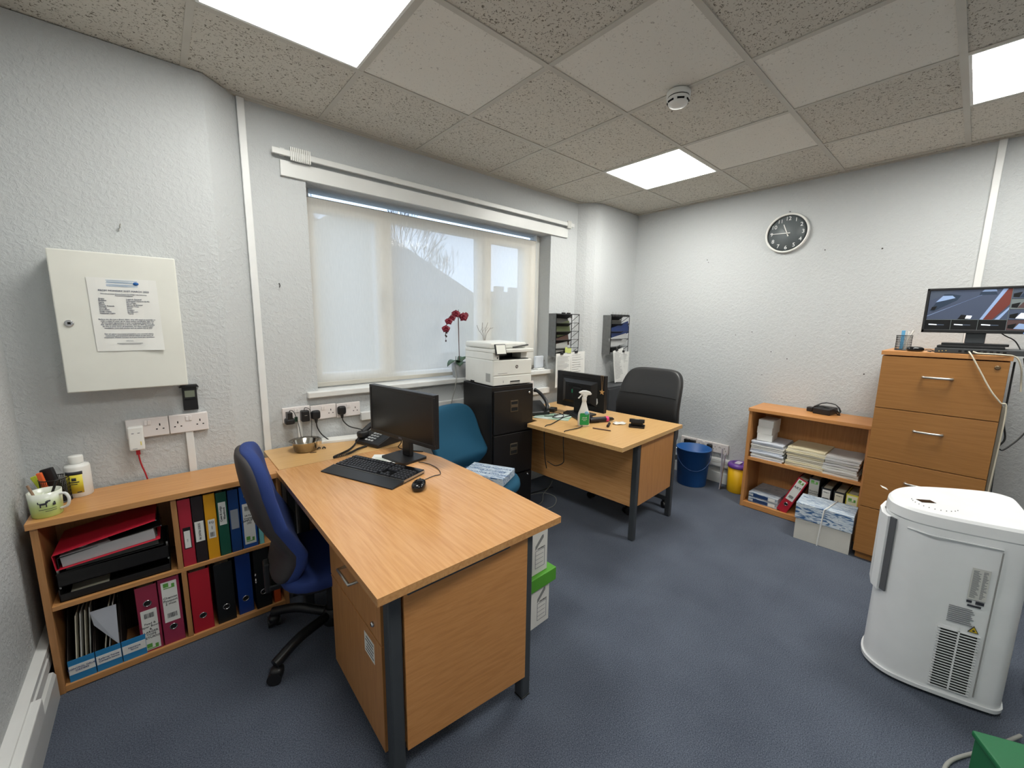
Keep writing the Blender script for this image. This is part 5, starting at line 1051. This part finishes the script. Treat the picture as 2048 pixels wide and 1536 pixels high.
P('lock', t, B().at((FW - .04, -.020, 1.268), rx=90).lathe([(.011, 0), (.011, .004), (.007, .006)], 16), mat('dull brass lock', (120, 100, 76), .4, .6))
t = T('video_recorder', 'flat black video recorder on the tall filing cabinet, under the monitor', 'recorder', (2.462, -2.432, 1.331), -90)
P('case', t, B().box(0, .36, 0, .25, 0, .028), mat('dark grey recorder', (58, 60, 62), .4), .003)
P('led_marks', t, B().box(.016, .020, -.001, 0, .008, .012).box(.028, .032, -.001, 0, .010, .014).box(.042, .046, -.001, 0, .012, .016), mat('amber mark', (230, 200, 120), .5))
b = B()
for q in range(8): b.box(.09 + q * .022, .102 + q * .022, -.001, 0, .008, .019)
P('ports', t, b, M_HOLE)
t = T('recorder_stand', 'flat black slab stacked on the recorder, below the monitor foot', 'recorder', (2.49, -2.437, 1.360), -90)
P('case', t, B().box(0, .245, 0, .20, 0, .012), M_BLACK, .002)
t = T('monitor', 'switched-on monitor showing security camera pictures on the tall cabinet', 'monitor', (2.62, -2.575, 1.3725), -90)
mw, mz0, mz1 = .435, .068, .318
P('bezel', t, B().box(-mw / 2, mw / 2, -.020, -.008, mz0, mz0 + .018).box(-mw / 2, mw / 2, -.020, -.008, mz1 - .012, mz1).box(-mw / 2, -mw / 2 + .012, -.020, -.008, mz0, mz1).box(mw / 2 - .012, mw / 2, -.020, -.008, mz0, mz1), M_BLACK, .002)
P('rear_case', t, B().box(-mw / 2, mw / 2, -.008, .02, mz0, mz1).box(-mw * .3, mw * .3, .02, .04, mz0 + .05, mz1 - .05), M_BLACK, .004)
P('neck', t, B().box(-.04, .035, -.002, .03, .012, mz0 + .03), M_GREYMET, .003)
P('base', t, B().prism(rrect(-.125, .120, -.075, .09, .01), 0, .012), M_BLACK, .003)
P('light', t, B().box(.16, .185, -.0212, -.020, mz0 + .004, mz0 + .007), mat('blue led', (120, 160, 255), .3, emit=2))
sx0, sx1, sz0, sz1 = -mw / 2 + .012, mw / 2 - .012, mz0 + .018, mz1 - .012; sw, sh = sx1 - sx0, sz1 - sz0
def px(u, v): return (sx0 + u * sw, sz0 + v * sh)
SCN = [((18, 20, 26), .35), ((58, 66, 84), .6), ((34, 46, 62), .6), ((92, 44, 38), .6), ((120, 140, 172), .7), ((62, 70, 84), .6), ((8, 8, 10), .2), ((220, 226, 236), .9), ((96, 104, 104), .5), ((70, 52, 52), .6)]
SM = [mat('screen picture %d' % i, c, .3, emit=e) for i, (c, e) in enumerate(SCN)]
b = B(); yq = [-.0125]
def poly(k_, pts, dy=0): b.k = k_; b.slab([px(*q) for q in pts], -.0125 - dy, -.0115)
poly(0, [(0, 0), (1, 0), (1, 1), (0, 1)])
poly(1, [(.004, .26), (.735, .26), (.735, .995), (.004, .995)], .0003)
poly(5, [(.004, .75), (.25, .995), (.004, .995)], .0006)
poly(4, [(.004, .34), (.55, .93), (.56, .935), (.004, .352)], .0006)
poly(2, [(.02, .48), (.08, .72), (.14, .90), (.20, .90), (.30, .86), (.27, .74), (.16, .60), (.06, .46)], .0008)
poly(4, [(.07, .70), (.13, .86), (.22, .86), (.25, .80), (.15, .74)], .001)
poly(6, [(.03, .50), (.07, .50), (.09, .60), (.04, .58)], .001)
poly(2, [(.46, .86), (.47, .93), (.60, .93), (.62, .86)], .0008); poly(4, [(.48, .94), (.50, .985), (.60, .985), (.61, .94)], .0008)
poly(4, [(.50, .26), (.56, .26), (.73, .995), (.66, .995)], .0006); poly(3, [(.53, .26), (.61, .26), (.735, .62), (.735, .995), (.70, .995)], .0009); poly(4, [(.63, .26), (.67, .26), (.735, .50), (.735, .56)], .0009)
poly(6, [(.30, .26), (.40, .26), (.40, .36), (.33, .38)], .0009); poly(7, [(.37, .28), (.42, .28), (.43, .35), (.38, .36)], .0012)
for q in range(3):
    u0 = .004 + q * .245; poly(6, [(u0, .01), (u0 + .238, .01), (u0 + .238, .245), (u0, .245)], .0003); poly(7, [(u0 + .03, .12), (u0 + .11, .11), (u0 + .11, .135), (u0 + .03, .145)], .0006); poly(5, [(u0 + .11, .11), (u0 + .18, .11), (u0 + .18, .13), (u0 + .11, .135)], .0006)
for q in range(4):
    v0 = .01 + q * .2475; poly((9, 1, 8, 5)[q], [(.742, v0), (.996, v0), (.996, v0 + .238), (.742, v0 + .238)], .0003); poly((4, 7, 9, 2)[q], [(.80, v0 + .03), (.90, v0 + .02), (.96, v0 + .12), (.84, v0 + .16)], .0006); poly(6, [(.75, v0 + .04), (.80, v0 + .03), (.82, v0 + .16), (.75, v0 + .12)], .0006); poly(9, [(.90, v0 + .13), (.99, v0 + .10), (.99, v0 + .2), (.91, v0 + .21)], .0006)
for u in (.7385,): poly(8, [(u - .002, 0), (u + .002, 0), (u + .002, 1), (u - .002, 1)], .0009)
poly(8, [(0, .248), (.74, .248), (.74, .256), (0, .256)], .0009)
for q in (1, 2): poly(8, [(q * .245, 0), (q * .245 + .004, 0), (q * .245 + .004, .25), (q * .245, .25)], .0009)
P('screen', t, b, SM)
P('cable', t, B().tube(spline([(.03, .03, mz0 + .05), (.10, .03, .06), (.14, .02, .03), (.17, .0, -.03)]), .003, 6), M_CABLE)
t = mesh_pot('black wire mesh pen pot on the tall filing cabinet', (2.60, -2.292, 1.331), .036, .088)
O('pen', 'light blue pen in the pot on the tall cabinet', 'pen', B().box(-.008, .008, -.005, .005, .006, .118), mat('light blue plastic', (96, 164, 206), .4), (2.59, -2.285, 1.331), -90, bv=.002)
O('pen', 'upright white pen in the pot on the tall cabinet', 'pen', B().cyl((0, 0, .008), (.006, 0, .115), .006, n=10), M_WHITE, (2.60, -2.300, 1.331), -90)
O('pen', 'slanting white pen in the pot on the tall cabinet', 'pen', B().cyl((-.02, 0, .008), (.022, 0, .118), .005, n=10), M_WHITE, (2.605, -2.305, 1.331), -90)
t = T('computer_mouse', 'black mouse beside the recorder on the tall cabinet', 'mouse', (2.50, -2.352, 1.331), -165)
P('body', t, B().sup((0, 0, .012), (.030, .038, .016), .75, .85, lambda x, y, z: (x, y, max(z, -.0118))), M_BLACKG)
P('cable', t, B().tube(spline([(0, .04, .01), (.01, .06, .014), (.04, .07, .006), (.06, .04, .006), (.08, .05, .004)]), .0018, 6), M_CABLE)
for pts, m_, r_, lb in (
    ([(2.452, -2.560, 1.345), (2.440, -2.575, 1.320), (2.436, -2.61, 1.25), (2.438, -2.66, 1.15), (2.446, -2.700, 1.09), (2.452, -2.724, 1.05), (2.46, -2.722, .7), (2.46, -2.716, .3), (2.46, -2.72, .02)], M_CABLEW, .0035, 'cream cable hanging diagonally across the tall cabinet front'),
    ([(2.452, -2.575, 1.345), (2.440, -2.60, 1.338), (2.444, -2.68, 1.336), (2.455, -2.722, 1.325), (2.47, -2.745, 1.27), (2.50, -2.755, 1.20), (2.50, -2.76, 1.15)], M_CABLEW, .0035, 'cream cable running along the recorder front and over the cabinet edge'),
    ([(2.50, -2.722, 1.30), (2.48, -2.722, 1.15), (2.48, -2.724, 1.0), (2.49, -2.740, .90), (2.48, -2.722, .84), (2.48, -2.726, .70), (2.48, -2.73, .5), (2.48, -2.72, .05)], M_CABLE, .004, 'black cable hanging down the right side of the tall cabinet'),
    ([(2.52, -2.75, 1.32), (2.54, -2.775, 1.20), (2.58, -2.80, 1.08), (2.60, -2.815, .97), (2.56, -2.79, .90), (2.50, -2.745, .84), (2.50, -2.728, .84)], M_CABLE, .0035, 'black cable looping away from the tall cabinet and back')):
    O('cable', lb, 'cable', B().tube(spline(pts), r_, 6), m_)
P('cable_duct', bpy.data.objects['filing_cabinet.001'], B().box(FW + .0005, FW + .020, .0, .03, .02, 1.07), mat('grey cable wrap', (140, 134, 122), .6), .003)

# ---------------------------------------------------------------- portable air conditioner
AP = [(1.505, -2.815), (1.462, -2.800), (1.445, -2.775), (1.395, -2.610), (1.382, -2.535), (1.385, -2.490), (1.405, -2.450), (1.44, -2.418), (1.50, -2.402), (1.58, -2.405), (1.66, -2.430), (1.73, -2.475), (1.82, -2.575), (1.895, -2.68), (1.905, -2.72), (1.89, -2.755), (1.86, -2.775)][::-1]
cx, cy = 1.64, -2.62
AP = [(x - cx, y - cy) for x, y in AP]
sc = lambda k_, pts=AP: [(x * k_, y * k_) for x, y in pts]
def smooth_poly(pts, it=2):
    for _ in range(it):
        out = []
        for i in range(len(pts)):
            a, c = pts[i], pts[(i + 1) % len(pts)]; out += [(.75 * a[0] + .25 * c[0], .75 * a[1] + .25 * c[1]), (.25 * a[0] + .75 * c[0], .25 * a[1] + .75 * c[1])]
        pts = out
    return pts
AS = smooth_poly(AP)[::-1]
M_AC = mat('white appliance plastic', (234, 236, 238), .32)
t = T('air_conditioner', 'white portable air conditioner standing at the right, nearest the camera', 'air conditioner', (cx + .022, cy - .004, 0))
P('body', t, B().prism(sc(1.0, AS), .035, .700, sc(.985, AS), True), M_AC)
P('base_rim', t, B().prism(sc(1.025, AS), .018, .034, sc(1.03, AS), True), M_AC)
P('top_cover', t, B().prism(sc(.985, AS), .700, .706, sc(1.0, AS), True).prism(sc(1.0, AS), .706, .745, sc(.985, AS), True).prism(sc(.985, AS), .745, .755, sc(.95, AS), True), M_AC)
for x, y in ((-.16, -.12), (.18, -.08), (-.15, .10), (.08, .12)): P('castor', t, B().at((x, y, .010)).sup((0, 0, 0), (.014, .014, .010), .8, .9), M_BLACK)
# side face runs between these two footprint points
A0, A1 = Vector((1.447 - cx, -2.775 - cy, 0)), Vector((1.396 - cx, -2.610 - cy, 0))
ang = math.degrees(math.atan2(A0.y - A1.y, A0.x - A1.x))
def face(): b_ = B(); b_.at((A1.x, A1.y, 0), rz=ang); return b_      # local x runs to the right along the face, -y is outwards
b = face(); 
for q in range(22):
    for s_ in (0, 1): b.box(.012 + s_ * .052, .058 + s_ * .052, -.0062, -.0015, .060 + q * .0115, .0665 + q * .0115)
P('vent_slots', t, b, M_HOLE)
b = face()
for q in range(23): b.box(.004, .118, -.0072, -.003, .055 + q * .0115, .0590 + q * .0115)
b.box(.0585, .0635, -.0076, -.003, .055, .312)
P('vent_louvres', t, b, M_AC)
b = face(); b.box(.064, .112, -.0045, -.0035, .455, .580); pl = P('rating_plate', t, b, mat('pale plate', (206, 206, 202), .5))
b = face(); random.seed(4)
for q in range(26): b.box(.068, .068 + random.uniform(.012, .022), -.0052, -.0044, .462 + q * .0043, .4638 + q * .0043); b.box(.094, .094 + random.uniform(.006, .016), -.0052, -.0044, .462 + q * .0043, .4638 + q * .0043)
P('printed_text', pl, b, M_FAINT)
b = face(); b.box(.068, .104, -.0048, -.0035, .425, .432); b.box(.064, .078, -.0048, -.0035, .440, .449); b.box(.088, .110, -.0048, -.0035, .438, .450); P('barcode', t, b, M_INK)
b = face()
for q in range(9): b.box(.022, .092 - .004 * (q % 3), -.0048, -.0035, .345 + q * .008, .3475 + q * .008)
P('printed_text', t, b, M_FAINT)
b = face(); b.slab([(.082, .322), (.112, .322), (.097, .350)], -.0050, -.0035); w_ = P('warning_sign', t, b, M_INK)
b = face(); b.slab([(.0855, .3245), (.1085, .3245), (.097, .3455)], -.0058, -.0045); P('sign_face', w_, b, mat('warning yellow', (206, 176, 40), .5))
b = face(); b.sup((.097, -.0058, .3305), (.004, .0008, .0035), 1, 1, nu=10, nv=6); P('flame_mark', w_, b, M_INK)
b = face(); b.tube([(.131, -.004, .06), (.131, -.004, .66)], .0022, 5); P('panel_seam', t, b, mat('panel shadow gap', (150, 150, 148), .6))
b = face(); b.tube(spline([(-.12, .030, .672), (-.06, -.001, .672), (0, -.0045, .672), (.13, -.004, .672)]), .0035, 6); P('trim_line', t, b, M_AC)
# front panel that stands away from the body
P('front_panel', t, B().prism([(-.224, .186), (-.19, .204), (-.12, .218), (-.04, .212), (.03, .19), (.09, .148), (.10, .156), (.035, .202), (-.04, .226), (-.12, .233), (-.197, .219), (-.233, .196)][::-1], .36, .690), M_AC, .002)
P('panel_gap', t, B().prism([(-.238, .167), (-.222, .184), (-.227, .189), (-.243, .172)][::-1], .365, .690), mat('grey recess', (90, 92, 96), .6))
P('display', t, B().at((-.115, .10, .7552), rz=-50).box(-.026, .026, -.015, .015, 0, .0012), M_BLACKG)
b = B()
for q in range(12): a = R(100 + q * 14); b.at((-.115 + .075 * math.cos(a), .075 + .075 * math.sin(a) * .9, .7552)); b.box(-.005, .005, -.0015, .0015, 0, .0008)
P('button_marks', t, b, M_FAINT)
P('loose_film', t, B().at((-.01, .235, .742), rz=20, rx=20).box(-.03, .0, -.002, .02, 0, .001), M_WHITE)
t = T('canvas_bag', 'brown and cream bag on the carpet at the right edge, behind the air conditioner', 'bag', (1.70, -3.04, 0), 20)
P('body', t, B().sup((0, 0, .12), (.17, .14, .12), .5, .5), ramp_mat('cream canvas', [(0.3, (150, 140, 118)), (0.7, (178, 168, 146))], (1, 1, 1), 12, 4, .9), label='cream lower body')
P('flap', t, B().sup((-.01, .01, .24), (.16, .13, .06), .6, .5), mat('brown cloth', (74, 44, 34), .9), label='dark brown flap')
# green crate in the corner with a grey cable
t = T('green_crate', 'dark green tray at the bottom right corner of the picture', 'crate', (1.025, -2.728, 0), -62)
GM = mat('green plastic crate', (24, 104, 62), .55, bump=.1, bscale=90)
P('body', t, B().box(0, .34, -.30, 0, 0, .20), GM, .006); P('lid', t, B().box(-.006, .346, -.306, .006, .20, .22), GM, .006)
O('cable', 'grey cable looping on the carpet beside the green tray', 'cable', B().tube(spline([(1.42, -2.86, .02), (1.27, -2.78, .006), (1.12, -2.70, .006), (1.02, -2.685, .006), (.94, -2.70, .006), (.90, -2.76, .006), (.93, -2.84, .006)]), .006, 8), M_CABLEG)
